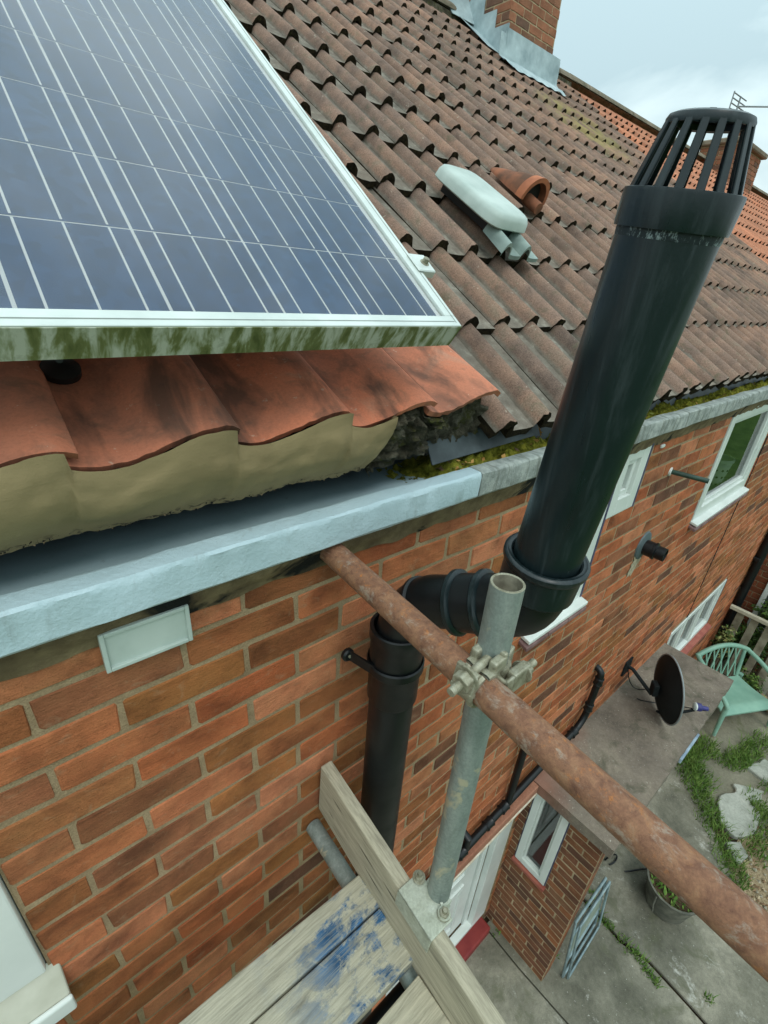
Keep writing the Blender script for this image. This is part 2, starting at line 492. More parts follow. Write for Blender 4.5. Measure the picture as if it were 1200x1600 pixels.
M_FITTING = m.out(c, 0.46, 0.35, 0.5)
m, c = metal_mat("pale_clip_steel", [(0.25, rgb(146, 148, 128)), (0.5, rgb(186, 190, 172)), (0.75, rgb(206, 210, 196))], 30, 0.45, 0.2, 0.5)
c = m.mix(c, rgb(132, 92, 66), m.ramp(m.noise(24, 5, 0.7), [(0.68, 0.0), (0.74, 0.7)]))
M_CLIP = m.out(c, 0.45, 0.25, 0.5)
M_GALV_IN = simple("tube_inside", rgb(120, 114, 98), rgb(168, 162, 142), 40, 0.7, 0.1)

def plastic(name, c1, c2, rough=0.35, bump=0.05, dust=0.25):
    m = Mat(name)
    c = m.ramp(m.noise(6, 5, 0.6), [(0.35, c1), (0.65, c2)])
    c = m.mix(c, rgb(120, 128, 126), m.ramp(m.noise(90, 5, 0.75, None, 0.8), [(0.66, 0.0), (0.80, dust)]))
    m.bump(m.noise(240, 3), bump, 0.0008)
    return m.out(c, m.ramp(m.noise(18, 5), [(0.3, rough - 0.06), (0.7, rough + 0.12)]), 0, 0.4)
M_BLACK = plastic("black_pvc", (0.005, 0.006, 0.007, 1), (0.008, 0.010, 0.011, 1), 0.34, 0.05, 0.08)
m = Mat("anthracite_pvc")
c = m.ramp(m.noise(6, 5, 0.6), [(0.35, (0.005, 0.012, 0.014, 1)), (0.65, (0.009, 0.018, 0.020, 1))])
stk_ = m.noise(7, 5, 0.65, m.map(m.pos(), (7, 7, 0.35), (0.12, -0.06, 0)), 0.3)
c = m.mix(c, (0.045, 0.060, 0.064, 1), m.ramp(stk_, [(0.52, 0.0), (0.72, 0.5)]))
c = m.mix(c, rgb(150, 160, 160), m.ramp(m.noise(150, 4, 0.8, m.map(m.pos(), (1, 1, 0.25)), 0.5), [(0.70, 0.0), (0.78, 0.35)]))
m.bump(m.math('ADD', m.noise(240, 3), m.math('MULTIPLY', stk_, 0.6)), 0.10, 0.0012)
M_VENT = m.out(c, m.ramp(stk_, [(0.35, 0.26), (0.7, 0.48)]), 0, 0.45)
m = Mat("scuffed_solvent_ring")
c = m.ramp(m.noise(120, 5, 0.8, m.map(m.pos(), (1, 1, 0.5))), [(0.52, (0.010, 0.018, 0.020, 1)), (0.62, rgb(138, 152, 152))])
M_SCUFF = m.out(c, 0.6, 0, 0.4)
M_UPVC = simple("white_upvc", rgb(206, 212, 206), rgb(222, 227, 221), 4, 0.32, 0, 0.5)
M_WHITE_VENT = simple("pale_green_white_plastic", rgb(168, 182, 174), rgb(190, 202, 194), 9, 0.45, 0, 0.4, 0.1, 0.002, 60)
M_CREAM = simple("cream_painted_sill", rgb(184, 182, 164), rgb(206, 204, 188), 10, 0.6, 0, 0.4, 0.15, 0.002, 50)
M_SILL_TILE = simple("purple_brown_sill_tile", rgb(106, 78, 76), rgb(136, 108, 104), 16, 0.6, 0, 0.4)
M_RED_SILL = simple("red_painted_sill", rgb(142, 74, 62), rgb(160, 92, 76), 14, 0.6, 0, 0.4)
M_RED_STEP = simple("red_painted_step", rgb(124, 42, 42), rgb(140, 56, 52), 9, 0.5, 0, 0.4)
M_SEAL = simple("dark_blue_grey_sealant", rgb(58, 56, 84), rgb(80, 78, 104), 20, 0.6)
M_DARK = simple("dark_void", rgb(20, 20, 20), rgb(32, 32, 30), 8, 0.9)
M_TERRA = simple("terracotta", rgb(150, 90, 64), rgb(182, 112, 78), 14, 0.75, 0, 0.3, 0.2, 0.002, 120)
M_TERRA_OLD = simple("weathered_terracotta", rgb(98, 72, 58), rgb(154, 98, 72), 12, 0.85, 0, 0.2, 0.3, 0.003, 100)
M_LEAD = simple("lead_sheet", rgb(136, 154, 158), rgb(184, 200, 202), 5, 0.55, 0.0, 0.5, 0.25, 0.01, 14)
M_GRAPHITE = simple("graphite_strip", rgb(52, 60, 62), rgb(78, 88, 90), 14, 0.5, 0, 0.4)
M_DISH = simple("charcoal_dish", (0.008, 0.011, 0.012, 1), (0.013, 0.017, 0.018, 1), 8, 0.7, 0, 0.2)
M_DISH_RIM = simple("grey_rim", rgb(120, 128, 130), rgb(140, 148, 150), 10, 0.45)
M_PURPLE = simple("lnb_collar", rgb(44, 44, 104), rgb(60, 58, 128), 10, 0.4)
M_GREEN = simple("sage_green_plastic", rgb(118, 158, 140), rgb(136, 174, 154), 5, 0.5, 0, 0.4)
M_BLUEFRAME = simple("pale_blue_paint", rgb(112, 132, 136), rgb(146, 164, 166), 20, 0.5, 0.1)
M_OVERFLOW = simple("green_black_pipe", rgb(34, 48, 42), rgb(54, 84, 70), 12, 0.4)
M_RIDGE = simple("mossy_ridge_tile", rgb(98, 94, 78), rgb(134, 122, 106), 9, 0.95, 0, 0.2, 0.5, 0.006, 90)
M_FENCE = simple("weathered_fence", rgb(120, 112, 94), rgb(160, 152, 132), 9, 0.9, 0, 0.2, 0.3, 0.004, 60)
M_FENCE_RAIL = simple("pale_fence_rail", rgb(168, 162, 142), rgb(196, 190, 170), 12, 0.9, 0, 0.2)
M_POT = simple("galvanised_planter", rgb(84, 84, 74), rgb(118, 116, 102), 14, 0.8, 0.1)
M_SOIL = simple("soil", rgb(54, 44, 34), rgb(86, 72, 54), 14, 1.0, 0, 0.1, 0.8, 0.01, 60)
M_GRASS = simple("grass", (0.07, 0.15, 0.025, 1), (0.13, 0.23, 0.05, 1), 9, 0.8, 0, 0.2)
M_GRASS_Y = simple("weed_yellow_green", (0.10, 0.19, 0.03, 1), (0.20, 0.29, 0.07, 1), 14, 0.8, 0, 0.2)
M_LAWN = simple("lawn", (0.035, 0.085, 0.015, 1), (0.075, 0.14, 0.028, 1), 3, 0.95, 0, 0.1, 0.8, 0.03, 40)
M_LEAF = simple("leaf_green", (0.035, 0.08, 0.02, 1), (0.09, 0.14, 0.035, 1), 6, 0.7, 0, 0.3)
M_LEAF_Y = simple("leaf_pale_yellow", (0.22, 0.25, 0.07, 1), (0.36, 0.36, 0.14, 1), 12, 0.7, 0, 0.3)
M_DRYLEAF = simple("dry_leaf", rgb(170, 124, 66), rgb(206, 164, 98), 30, 0.8, 0, 0.2)
m = Mat("moss")
c = m.ramp(m.noise(45, 6, 0.7), [(0.3, rgb(52, 48, 26)), (0.48, rgb(112, 114, 38)), (0.66, rgb(166, 160, 64))])
m.bump(m.noise(260, 5, 0.8), 1.0, 0.006)
M_MOSS = m.out(c, 1.0, 0, 0.1)
m = Mat("old_mossy_mortar")
c = m.ramp(m.noise(28, 6, 0.7, None, 0.5), [(0.3, rgb(40, 38, 30)), (0.5, rgb(84, 80, 66)), (0.7, rgb(128, 122, 106))])
c = m.mix(c, rgb(72, 74, 30), m.ramp(m.noise(20, 5, 0.7), [(0.52, 0.0), (0.62, 0.8)]))
m.bump(m.noise(150, 6, 0.75), 1.0, 0.008)
M_OLDMORTAR = m.out(c, 0.95, 0, 0.2)

def wood(name, base, grain_axis, blue=False):
    m = Mat(name)
    st = [9, 9, 9]
    st[grain_axis] = 0.9
    g = m.noise(5.5, 6, 0.7, m.map(m.pos(), tuple(st)), 0.6)
    c = m.ramp(g, [(0.28, tuple(x * 0.55 for x in base[:3])), (0.45, base), (0.62, tuple(min(1, x * 1.18) for x in base[:3])), (0.8, tuple(x * 0.8 for x in base[:3]))])
    st2 = [40, 40, 40]
    st2[grain_axis] = 2.2
    g2 = m.noise(6, 4, 0.7, m.map(m.pos(), tuple(st2)))
    c = m.mix(c, m.ramp(g2, [(0.36, 0.66), (0.6, 1.1)]), 0.7, 'MULTIPLY')
    if blue:
        sp = m.sep(m.pos())
        fx = m.ramp(sp[0], [(0.20, 0.0), (0.36, 1.0)])
        mask = m.math('MULTIPLY', m.ramp(m.noise(10, 8, 0.72, m.map(m.pos(), (0.9, 1.2, 1), (0, 0, 0), (1.3, 0.4, 0)), 0.3), [(0.48, 0.0), (0.56, 1.0)]), fx)
        wearm = m.ramp(g2, [(0.36, 0.35), (0.55, 1.0)])
        c = m.mix(c, m.ramp(m.noise(30, 4), [(0.3, rgb(36, 72, 104)), (0.7, rgb(60, 112, 156))]), m.math('MULTIPLY', mask, wearm))
    m.bump(m.math('ADD', g2, m.math('MULTIPLY', m.noise(300, 4), 0.3)), 0.5, 0.002)
    return m.out(c, 0.85, 0, 0.25)
M_WOOD_TOE = wood("toe_board_timber", rgb(174, 166, 144), 1)
M_WOOD_BLUE = wood("scaffold_board_timber", rgb(178, 174, 154), 0, True)
M_WOOD_PALE = wood("pale_scaffold_board", rgb(184, 178, 156), 0)

def glass(name, tint=(1, 1, 1, 1), rough=0.02, dust=0.0, boost=0.0, ior=1.5):
    m = Mat(name)
    m.nt.nodes.remove(m.b)
    o = m.nt.nodes['Material Output']
    tr = m.new('ShaderNodeBsdfTransparent')
    tr.inputs[0].default_value = tint
    gl = m.new('ShaderNodeBsdfGlossy')
    gl.inputs['Roughness'].default_value = rough
    fr = m.new('ShaderNodeFresnel')
    fr.inputs[0].default_value = ior
    ms = m.new('ShaderNodeMixShader')
    m.set(ms.inputs[0], m.math('ADD', fr.outputs[0], boost, True))
    m.nt.links.new(tr.outputs[0], ms.inputs[1])
    m.nt.links.new(gl.outputs[0], ms.inputs[2])
    last = ms.outputs[0]
    if dust:
        df = m.new('ShaderNodeBsdfDiffuse')
        df.inputs[0].default_value = rgb(150, 182, 190)
        m2 = m.new('ShaderNodeMixShader')
        m.set(m2.inputs[0], m.ramp(m.noise(14, 7, 0.7), [(0.3, dust * 0.5), (0.62, dust), (0.78, dust * 3.0)]))
        m.nt.links.new(last, m2.inputs[1])
        m.nt.links.new(df.outputs[0], m2.inputs[2])
        last = m2.outputs[0]
    m.nt.links.new(last, o.inputs[0])
    return m.m
M_GLASS = glass("window_glass", (0.75, 0.8, 0.78, 1), 0.01, 0.0, 0.06)
M_PV_GLASS = glass("panel_glass", (1, 1, 1, 1), 0.10, 0.03, 0.0, 1.9)
M_FROST = simple("frosted_pane", rgb(112, 124, 120), rgb(140, 152, 147), 6, 0.3, 0, 0.5)
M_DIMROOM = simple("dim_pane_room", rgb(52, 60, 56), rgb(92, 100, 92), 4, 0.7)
M_PV_WHITE = simple("panel_backsheet", rgb(232, 238, 236), rgb(240, 244, 242), 8, 0.5)
M_PV_FRAME = simple("anodised_frame", rgb(198, 206, 200), rgb(218, 224, 218), 10, 0.4, 0.15, 0.5, 0.1, 0.001, 120)
m = Mat("pv_cell")
oi = m.new('ShaderNodeObjectInfo')
v = m.voro(70, None, 'F1', 1)
c = m.ramp(m.sep(v)[0], [(0.0, (0.008, 0.042, 0.140, 1)), (0.5, (0.012, 0.058, 0.185, 1)), (1.0, (0.020, 0.080, 0.23, 1))])
c = m.mix(c, m.ramp(oi.outputs['Random'], [(0, (0.75, 0.8, 0.85)), (1, (1.25, 1.15, 1.05))]), 1.0, 'MULTIPLY')
M_CELL = m.out(c, 0.35, 0, 0.4)
m = Mat("algae_streaked_frame")
pz = m.map(m.pos(), (34, 10, 10))
stn = m.noise(1.5, 4, 0.6, pz, 0.35)
c = m.ramp(stn, [(0.40, rgb(198, 202, 184)), (0.49, rgb(160, 166, 136)), (0.55, rgb(120, 126, 78)), (0.7, rgb(86, 94, 50))])
c = m.mix(c, rgb(92, 100, 46), m.ramp(m.noise(30, 5, 0.7), [(0.55, 0.0), (0.72, 0.6)]))
M_ALGAE = m.out(c, 0.75, 0, 0.3)

# ------------------------------------------------------------------ brick machinery
BL, BH, CL, CH = 0.2165, 0.0665, 0.225, 0.075

def brick_meshes(n, mat, tagn):
    out = []
    for k in range(n):
        rnd = random.Random(100 + k)
        g = G()
        hx, hz = BL / 2, BH / 2
        q, w_ = 0.0042, 0.0045
        ring = [(-hx, -hz + w_), (-hx + q, -hz), (0, -hz), (hx - q, -hz), (hx, -hz + w_), (hx, hz - w_), (hx - q, hz), (0, hz), (-hx + q, hz), (-hx, hz - w_)]
        ring = [(x + rnd.uniform(-0.0026, 0.0026), z + rnd.uniform(-0.0024, 0.0024)) for x, z in ring]
        dep = rnd.uniform(-0.0012, 0.0012)
        vs = [(x, 0.035, z) for x, z in ring]
        vs += [(x, 0.004 + dep, z) for x, z in ring]
        vs += [(x * (1 - 0.0035 / hx), dep + rnd.uniform(-0.0008, 0.0008), z * (1 - 0.0035 / hz)) for x, z in ring]
        fs = []
        for L in (0, 1):
            for i in range(10):
                j = (i + 1) % 10
                fs.append((L * 10 + i, L * 10 + j, L * 10 + 10 + j, L * 10 + 10 + i))
        fs.append(tuple(20 + i for i in range(10)))
        g.add(vs, fs)
        me = g.mesh("brick", mat)
        a = me.attributes.new('rnd', 'FLOAT', 'POINT')
        a.data.foreach_set('value', [k / n] * len(me.vertices))
        out.append(me)
    return out

def bricks_in(u0, u1, r0, r1, openings, phase=0.0, jitter=0.0):
    """rows r (z centre = -0.075 r); returns (uc, length, zc). openings: (u0,u1,z0,z1)"""
    res = []
    for r in range(r0, r1 + 1):
        zc = -CH * r
        off = phase + (0.0 if r % 2 else 0.1125)
        k0 = math.floor((u0 - off) / CL) - 1
        k1 = math.ceil((u1 - off) / CL) + 1
        for k in range(k0, k1 + 1):
            a, b = off + k * CL + 0.0042, off + (k + 1) * CL - 0.0042
            segs = [(max(a, u0), min(b, u1))]
            for (p, q, z0, z1) in openings:
                if zc + BH / 2 - 0.012 > z0 and zc - BH / 2 + 0.012 < z1:
                    ns = []
                    for (s, e) in segs:
                        if e <= p or s >= q:
                            ns.append((s, e))
                        else:
                            if s < p - 0.02: ns.append((s, p - 0.004))
                            if e > q + 0.02: ns.append((q + 0.004, e))
                    segs = ns
            for (s, e) in segs:
                if e - s > 0.02:
                    res.append(((s + e) / 2, e - s, zc))
    return res

def lay_bricks(blist, meshes, parent, to_world, rotz, limit, seed=1, zs=1.0):
    """to_world(u,z)->Vector; the largest `limit` seen become objects, the rest one joined part"""
    rnd = random.Random(seed)
    scored = []
    for (u, L, z) in blist:
        p = to_world(u, z)
        d = p - CAM
        dep = d.dot(RZ)
        vis = dep > 0.05 and abs(d.dot(RX) / dep) < 0.95 and abs(d.dot(RY) / dep) < 1.25
        scored.append((-(1.0 if vis else 0.001) * L / max(d.length, 0.2) ** 2, u, L, z, p))
    scored.sort(key=lambda t: t[0])
    rot = Matrix.Rotation(rotz, 4, 'Z')
    rest = []
    for i, (_, u, L, z, p) in enumerate(scored):
        me = rnd.choice(meshes)
        mtx = Matrix.Translation(p) @ rot @ Matrix.Rotation(rnd.uniform(-0.006, 0.006), 4, 'Y') @ Matrix.Diagonal((L / BL, 1, zs, 1))
        if i < limit:
            o = bpy.data.objects.new("brick", me)
            col.objects.link(o)
            o.parent = parent
            o.matrix_local = Matrix.Translation(-WPOS[parent.name]) @ mtx
        else:
            rest.append((me, mtx))
    if rest:
        vs, fs, rv, n = [], [], [], 0
        for me, mtx in rest:
            r = rnd.random()
            for v in me.vertices:
                vs.append((mtx @ v.co)[:])
                rv.append(r)
            for p in me.polygons:
                fs.append(tuple(n + i for i in p.vertices))
            n = len(vs)
        m2 = bpy.data.meshes.new("far_bricks")
        m2.from_pydata(vs, [], fs)
        m2.materials.append(meshes[0].materials[0])
        a = m2.attributes.new('rnd', 'FLOAT', 'POINT')
        a.data.foreach_set('value', rv)
        o = link("far_bricks", m2, parent)
        tag(o, kind="stuff")

# ------------------------------------------------------------------ ground
GZ = -3.5
g = G()
g.add([(-60, -60, GZ - 0.05), (60, -60, GZ - 0.05), (60, 30, GZ - 0.05), (-60, 30, GZ - 0.05)], [(0, 1, 2, 3)])
ground = g.build("ground", M_SOIL)
tag(ground, "bare brown soil under the yard and garden", kind="structure")
g = G()
g.add([(-60, -60, GZ - 0.03), (60, -60, GZ - 0.03), (60, -2.6, GZ - 0.03), (-60, -2.6, GZ - 0.03)], [(0, 1, 2, 3)])
g.add([(6.7, -2.6, GZ - 0.03), (60, -2.6, GZ - 0.03), (60, 12, GZ - 0.03), (6.7, 12, GZ - 0.03)], [(0, 1, 2, 3)])
tag(g.build("lawn", M_LAWN), "mown green lawn beyond the yard", kind="structure")

def slab_piece(pts, z, th, parent, name, mat, bev=0.006):
    g = G()
    n = len(pts)
    vs = [(x, y, z - th) for x, y in pts] + [(x, y, z + random.uniform(-0.002, 0.002)) for x, y in pts]
    fs = [tuple(range(n - 1, -1, -1)), tuple(range(n, 2 * n))] + [(i, (i + 1) % n, n + (i + 1) % n, n + i) for i in range(n)]
    g.add(vs, fs)
    return g.build(name, mat, parent, None, bev, 1)

g = G()
g.add([(-3, -2.6, GZ - 0.04), (6.7, -2.6, GZ - 0.04), (6.7, 0.0, GZ - 0.04), (-3, 0.0, GZ - 0.04)], [(0, 1, 2, 3)])
yard = g.build("yard", M_SOIL)
tag(yard, "grey concrete back yard with weeds in its cracks", kind="structure")
def wob(p, q, n, amp, seed):
    r = random.Random(seed)
    return [(p[0] + (q[0] - p[0]) * i / n + (r.uniform(-amp, amp) if 0 < i < n else 0),
             p[1] + (q[1] - p[1]) * i / n + (r.uniform(-amp, amp) if 0 < i < n else 0)) for i in range(n + 1)]
ca = wob((1.90, -0.03), (1.99, -2.6), 9, 0.02, 3)
cb = wob((2.64, -0.03), (2.56, -2.6), 12, 0.03, 4)
edge = [(4.52, -0.03), (4.50, -0.44), (4.22, -0.69), (3.90, -0.92), (3.68, -1.10), (3.45, -1.5), (3.2, -2.6)]
o1 = slab_piece([(-3, -0.03)] + ca + [(-3, -2.6)], GZ, 0.03, yard, "concrete_slab", M_YARD)
o2 = slab_piece([(ca[0][0] + 0.008, -0.03)] + [(x - 0.012, y) for x, y in cb] + [(x + 0.009, y) for x, y in ca[::-1]], GZ - 0.004, 0.03, yard, "concrete_slab", M_YARD)
o3 = slab_piece([(x + 0.014, y) for x, y in cb[::-1]] + edge, GZ - 0.002, 0.03, yard, "concrete_slab", M_YARD)

def blades(spots, mat_list, name, hmin, hmax, per, spread, seed, label, width=0.006):
    r = random.Random(seed)
    g = G()
    for (x, y, k) in spots:
        for _ in range(int(per * k)):
            a, d = r.uniform(0, 6.28), spread * math.sqrt(r.random())
            bx, by = x + d * math.cos(a), y + d * math.sin(a)
            h = r.uniform(hmin, hmax) * (0.6 + 0.6 * r.random())
            lean, la = r.uniform(0.2, 1.0) * h, r.uniform(0, 6.28)
            wa = r.uniform(0, 6.28)
            wx, wy = width * math.cos(wa), width * math.sin(wa)
            z = GZ - 0.012
            mx, my = bx + lean * 0.35 * math.cos(la), by + lean * 0.35 * math.sin(la)
            tx, ty = bx + lean * math.cos(la), by + lean * math.sin(la)
            g.add([(bx - wx, by - wy, z), (bx + wx, by + wy, z), (mx + wx * 0.8, my + wy * 0.8, z + h * 0.6),
                   (mx - wx * 0.8, my - wy * 0.8, z + h * 0.6), (tx, ty, z + h * 0.95)],
                  [(0, 1, 2, 3), (3, 2, 4)], r.randrange(len(mat_list)))
    o = g.build(name, mat_list, None, None, 0, 2, False)
    return tag(o, label, name.replace('_', ' '), kind="stuff")

# flagstones, gravel, grass
def stone(pts, label):
    cx = sum(p[0] for p in pts) / len(pts); cy = sum(p[1] for p in pts) / len(pts)
    fine = []
    r = random.Random(len(label))
    for i in range(len(pts)):
        a, b = pts[i], pts[(i + 1) % len(pts)]
        for t in (0, 0.33, 0.66):
            fine.append((a[0] + (b[0] - a[0]) * t + r.uniform(-.012, .012), a[1] + (b[1] - a[1]) * t + r.uniform(-.012, .012)))
    o = slab_piece(fine, GZ + 0.004, 0.05, None, "flagstone", M_STONE, 0.008)
    tag(o, label, "flagstone", "flagstones in the garden path")
stone([(4.40, -0.76), (4.62, -0.87), (4.52, -1.06), (4.30, -1.09), (4.09, -0.98), (4.15, -0.83)], "largest pale flagstone lying beside the gravel")
stone([(4.66, -0.80), (4.80, -1.01), (4.66, -1.03), (4.56, -0.95), (4.58, -0.84)], "small pale flagstone just beyond the largest one")
stone([(4.97, -0.83), (5.22, -0.92), (5.20, -1.10), (4.93, -1.02)], "pale flagstone at the edge of the picture past the small one")
stone([(3.98, -0.93), (4.10, -1.02), (4.00, -1.10), (3.86, -1.05)], "brownish small flagstone between gravel and weeds")

g = G()
r = random.Random(5)
for _ in range(2600):
    x, y = r.uniform(3.35, 5.6), r.uniform(-2.5, -1.05)
    if y > -1.03 - 0.25 * max(0, (x - 4.2)) or x < 3.72 - 0.55 * (-1.05 - y): continue
    s = r.uniform(0.008, 0.019)
    z = GZ - 0.035 + r.uniform(0, 0.02)
    a = r.uniform(0, 3.14)
    ca_, sa_ = math.cos(a) * s, math.sin(a) * s
    g.add([(x + ca_, y + sa_, z), (x - sa_, y + ca_, z), (x - ca_, y - sa_, z), (x + sa_, y - ca_, z), (x, y, z + s * 1.2)],
          [(0, 1, 4), (1, 2, 4), (2, 3, 4), (3, 0, 4)], r.randrange(3))
o = g.build("gravel", [simple("gravel_tan", rgb(170, 150, 118), rgb(190, 172, 142), 20, 0.9), simple("gravel_grey", rgb(150, 142, 124), rgb(176, 168, 150), 20, 0.9),
                       simple("gravel_brown", rgb(140, 112, 84), rgb(166, 138, 106), 20, 0.9)], None, None, 0, 2, False)
tag(o, "tan gravel patch beside the flagstones", "gravel", kind="stuff")
g = G()
g.add([(3.2, -2.6, GZ - 0.033), (5.9, -2.6, GZ - 0.033), (5.9, -1.0, GZ - 0.033), (3.75, -1.0, GZ - 0.033)], [(0, 1, 2, 3)])
tag(g.build("gravel_bed", simple("gravel_bed", rgb(150, 130, 100), rgb(180, 162, 132), 60, 0.95, 0, 0.1, 1.0, 0.02, 90)), "tan stony bed under the loose gravel", kind="structure")
g = G()
g.add([(4.3, -1.15, GZ - 0.032), (8.0, -1.15, GZ - 0.032), (8.0, 0.0, GZ - 0.032), (4.52, 0.0, GZ - 0.032), (4.1, -0.85, GZ - 0.032)], [(0, 1, 2, 3, 4)])
tag(g.build("path", concrete("worn_path", rgb(112, 110, 94), rgb(132, 128, 110), rgb(150, 144, 126), moss=rgb(84, 94, 58))), "worn dirt and concrete path with grass growing through", kind="structure")

sp_ = []
for p, q, n, k in (((4.52, -0.40), (4.22, -0.68), 10, 1.0), ((4.22, -0.68), (3.72, -1.10), 16, 0.8), ((4.58, -0.42), (4.95, -0.50), 8, 1.2),
                   ((4.70, -0.40), (4.40, -0.62), 8, 1.0), ((5.0, -0.76), (5.5, -0.84), 9, 1.0), ((4.85, -0.66), (5.05, -0.78), 6, 1.0),
                   ((4.62, -0.98), (4.42, -1.16), 6, 0.9), ((4.30, -1.12), (4.05, -1.12), 5, 0.7), ((4.85, -1.05), (5.2, -1.2), 7, 0.8)):
    sp_ += [(x, y, k) for x, y in wob(p, q, n, 0.04, int(100 * p[0]))]
blades(sp_, [M_GRASS, M_GRASS_Y, M_GRASS_Y], "grass_strip", 0.03, 0.10, 70, 0.10, 11, "green grass and weeds along the edge of the concrete and between flagstones", 0.0035)
sp_ = [(x, y, 0.5) for x, y in wob((2.62, -0.52), (2.61, -0.62), 4, 0.02, 1)] + [(2.61, -0.57, 1.6)] + \
      [(x, y, 0.9) for x, y in wob((2.60, -0.68), (2.60, -0.80), 5, 0.02, 2)] + [(x, y, 1.2) for x, y in wob((2.60, -0.84), (2.56, -0.94), 4, 0.02, 3)] + \
      [(2.75, -1.20, 1.5), (1.93, -0.10, 0.5), (1.86, -0.04, 1.0), (2.16, -0.42, 1.2), (2.24, -0.40, 1.2), (2.3, -0.38, 1.0), (2.62, -0.44, 1.3), (2.7, -0.42, 1.2)]
blades(sp_, [M_GRASS_Y, M_GRASS], "crack_weeds", 0.02, 0.06, 26, 0.032, 12, "low green weeds sprouting from the crack in the concrete yard", 0.0035)

# ------------------------------------------------------------------ main house
house = empty("terraced_house", (0, 0, GZ), "orange brick terraced house wall with brown concrete tiled roof", "house")
OPEN = [(-1.6, -0.103, -0.80, 0.06),          # nearest window
        (1.42, 1.85, -0.638, 0.06), (1.85, 2.112, -0.2635, 0.06),
        (3.14, 4.17, -0.638, 0.06), (3.90, 5.30, -2.44, -1.87), (0.95, 1.93, -3.5, -2.0)]
# mortar backing with holes
xs = sorted(set([-2.2, 6.45] + [a for o in OPEN for a in o[:2]]))
zs = sorted(set([GZ - 0.02, 0.078] + [a for o in OPEN for a in o[2:]]))
g = G()
for i in range(len(xs) - 1):
    for j in range(len(zs) - 1):
        xm, zm = (xs[i] + xs[i + 1]) / 2, (zs[j] + zs[j + 1]) / 2
        if any(a < xm < b and c < zm < d for a, b, c, d in OPEN):
            continue
        g.add([(xs[i], 0.0026, zs[j]), (xs[i + 1], 0.0026, zs[j]), (xs[i + 1], 0.0026, zs[j + 1]), (xs[i], 0.0026, zs[j + 1])], [(0, 1, 2, 3)])
for (a, b, c, d) in OPEN:      # reveals
    for P in ([(a, c), (a, d)], [(b, d), (b, c)], [(a, d), (b, d)], [(b, c), (a, c)]):
        (x0, z0), (x1, z1) = P
        g.add([(x0, 0.005, z0), (x1, 0.005, z1), (x1, 0.22, z1), (x0, 0.22, z0)], [(0, 1, 2, 3)])
g.add([(6.45, 0.005, GZ - .02), (6.45, 0.3, GZ - .02), (6.45, 0.3, 0.078), (6.45, 0.005, 0.078)], [(0, 1, 2, 3)])
wall = g.build("wall", M_MORTAR, house, None, 0, 2, False)
BM = brick_meshes(10, M_BRICK, "a")
bl = [b for b in bricks_in(-1.0, 6.45, 0, 46, OPEN) if not (4.205 < b[0] - b[1] / 2 < 4.215)]
lay_bricks(bl, BM, wall, lambda u, z: Vector((u, 0, z)), 0.0, 300, 11)
g = G()
g.box(4.222, 4.232, -0.004, 0.004, -1.86, 0.06)
g.build("movement_joint", M_DARK, house)
# mortar band between wall top and gutter
g = G()
def band(u, v):
    x = -1.2 + 7.65 * u
    w = fbm((x * 9, v * 3, 2.0)) * 0.006
    z = 0.088 - 0.078 * v + fbm((x * 14, 3.3, v)) * 0.006 * v
    y = -0.030 + 0.030 * v ** 1.5 + w - (0.004 if v > 0.95 else 0)
    return (x, y, z)
g.grid(band, 420, 6)
g.build("mortar_band", M_EAVES_MORTAR, house, 60)

# dark room boxes behind windows
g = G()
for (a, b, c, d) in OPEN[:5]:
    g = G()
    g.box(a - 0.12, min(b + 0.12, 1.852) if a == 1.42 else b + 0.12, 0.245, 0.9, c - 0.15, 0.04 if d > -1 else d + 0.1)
    g.build("interior", M_DIMROOM, house)

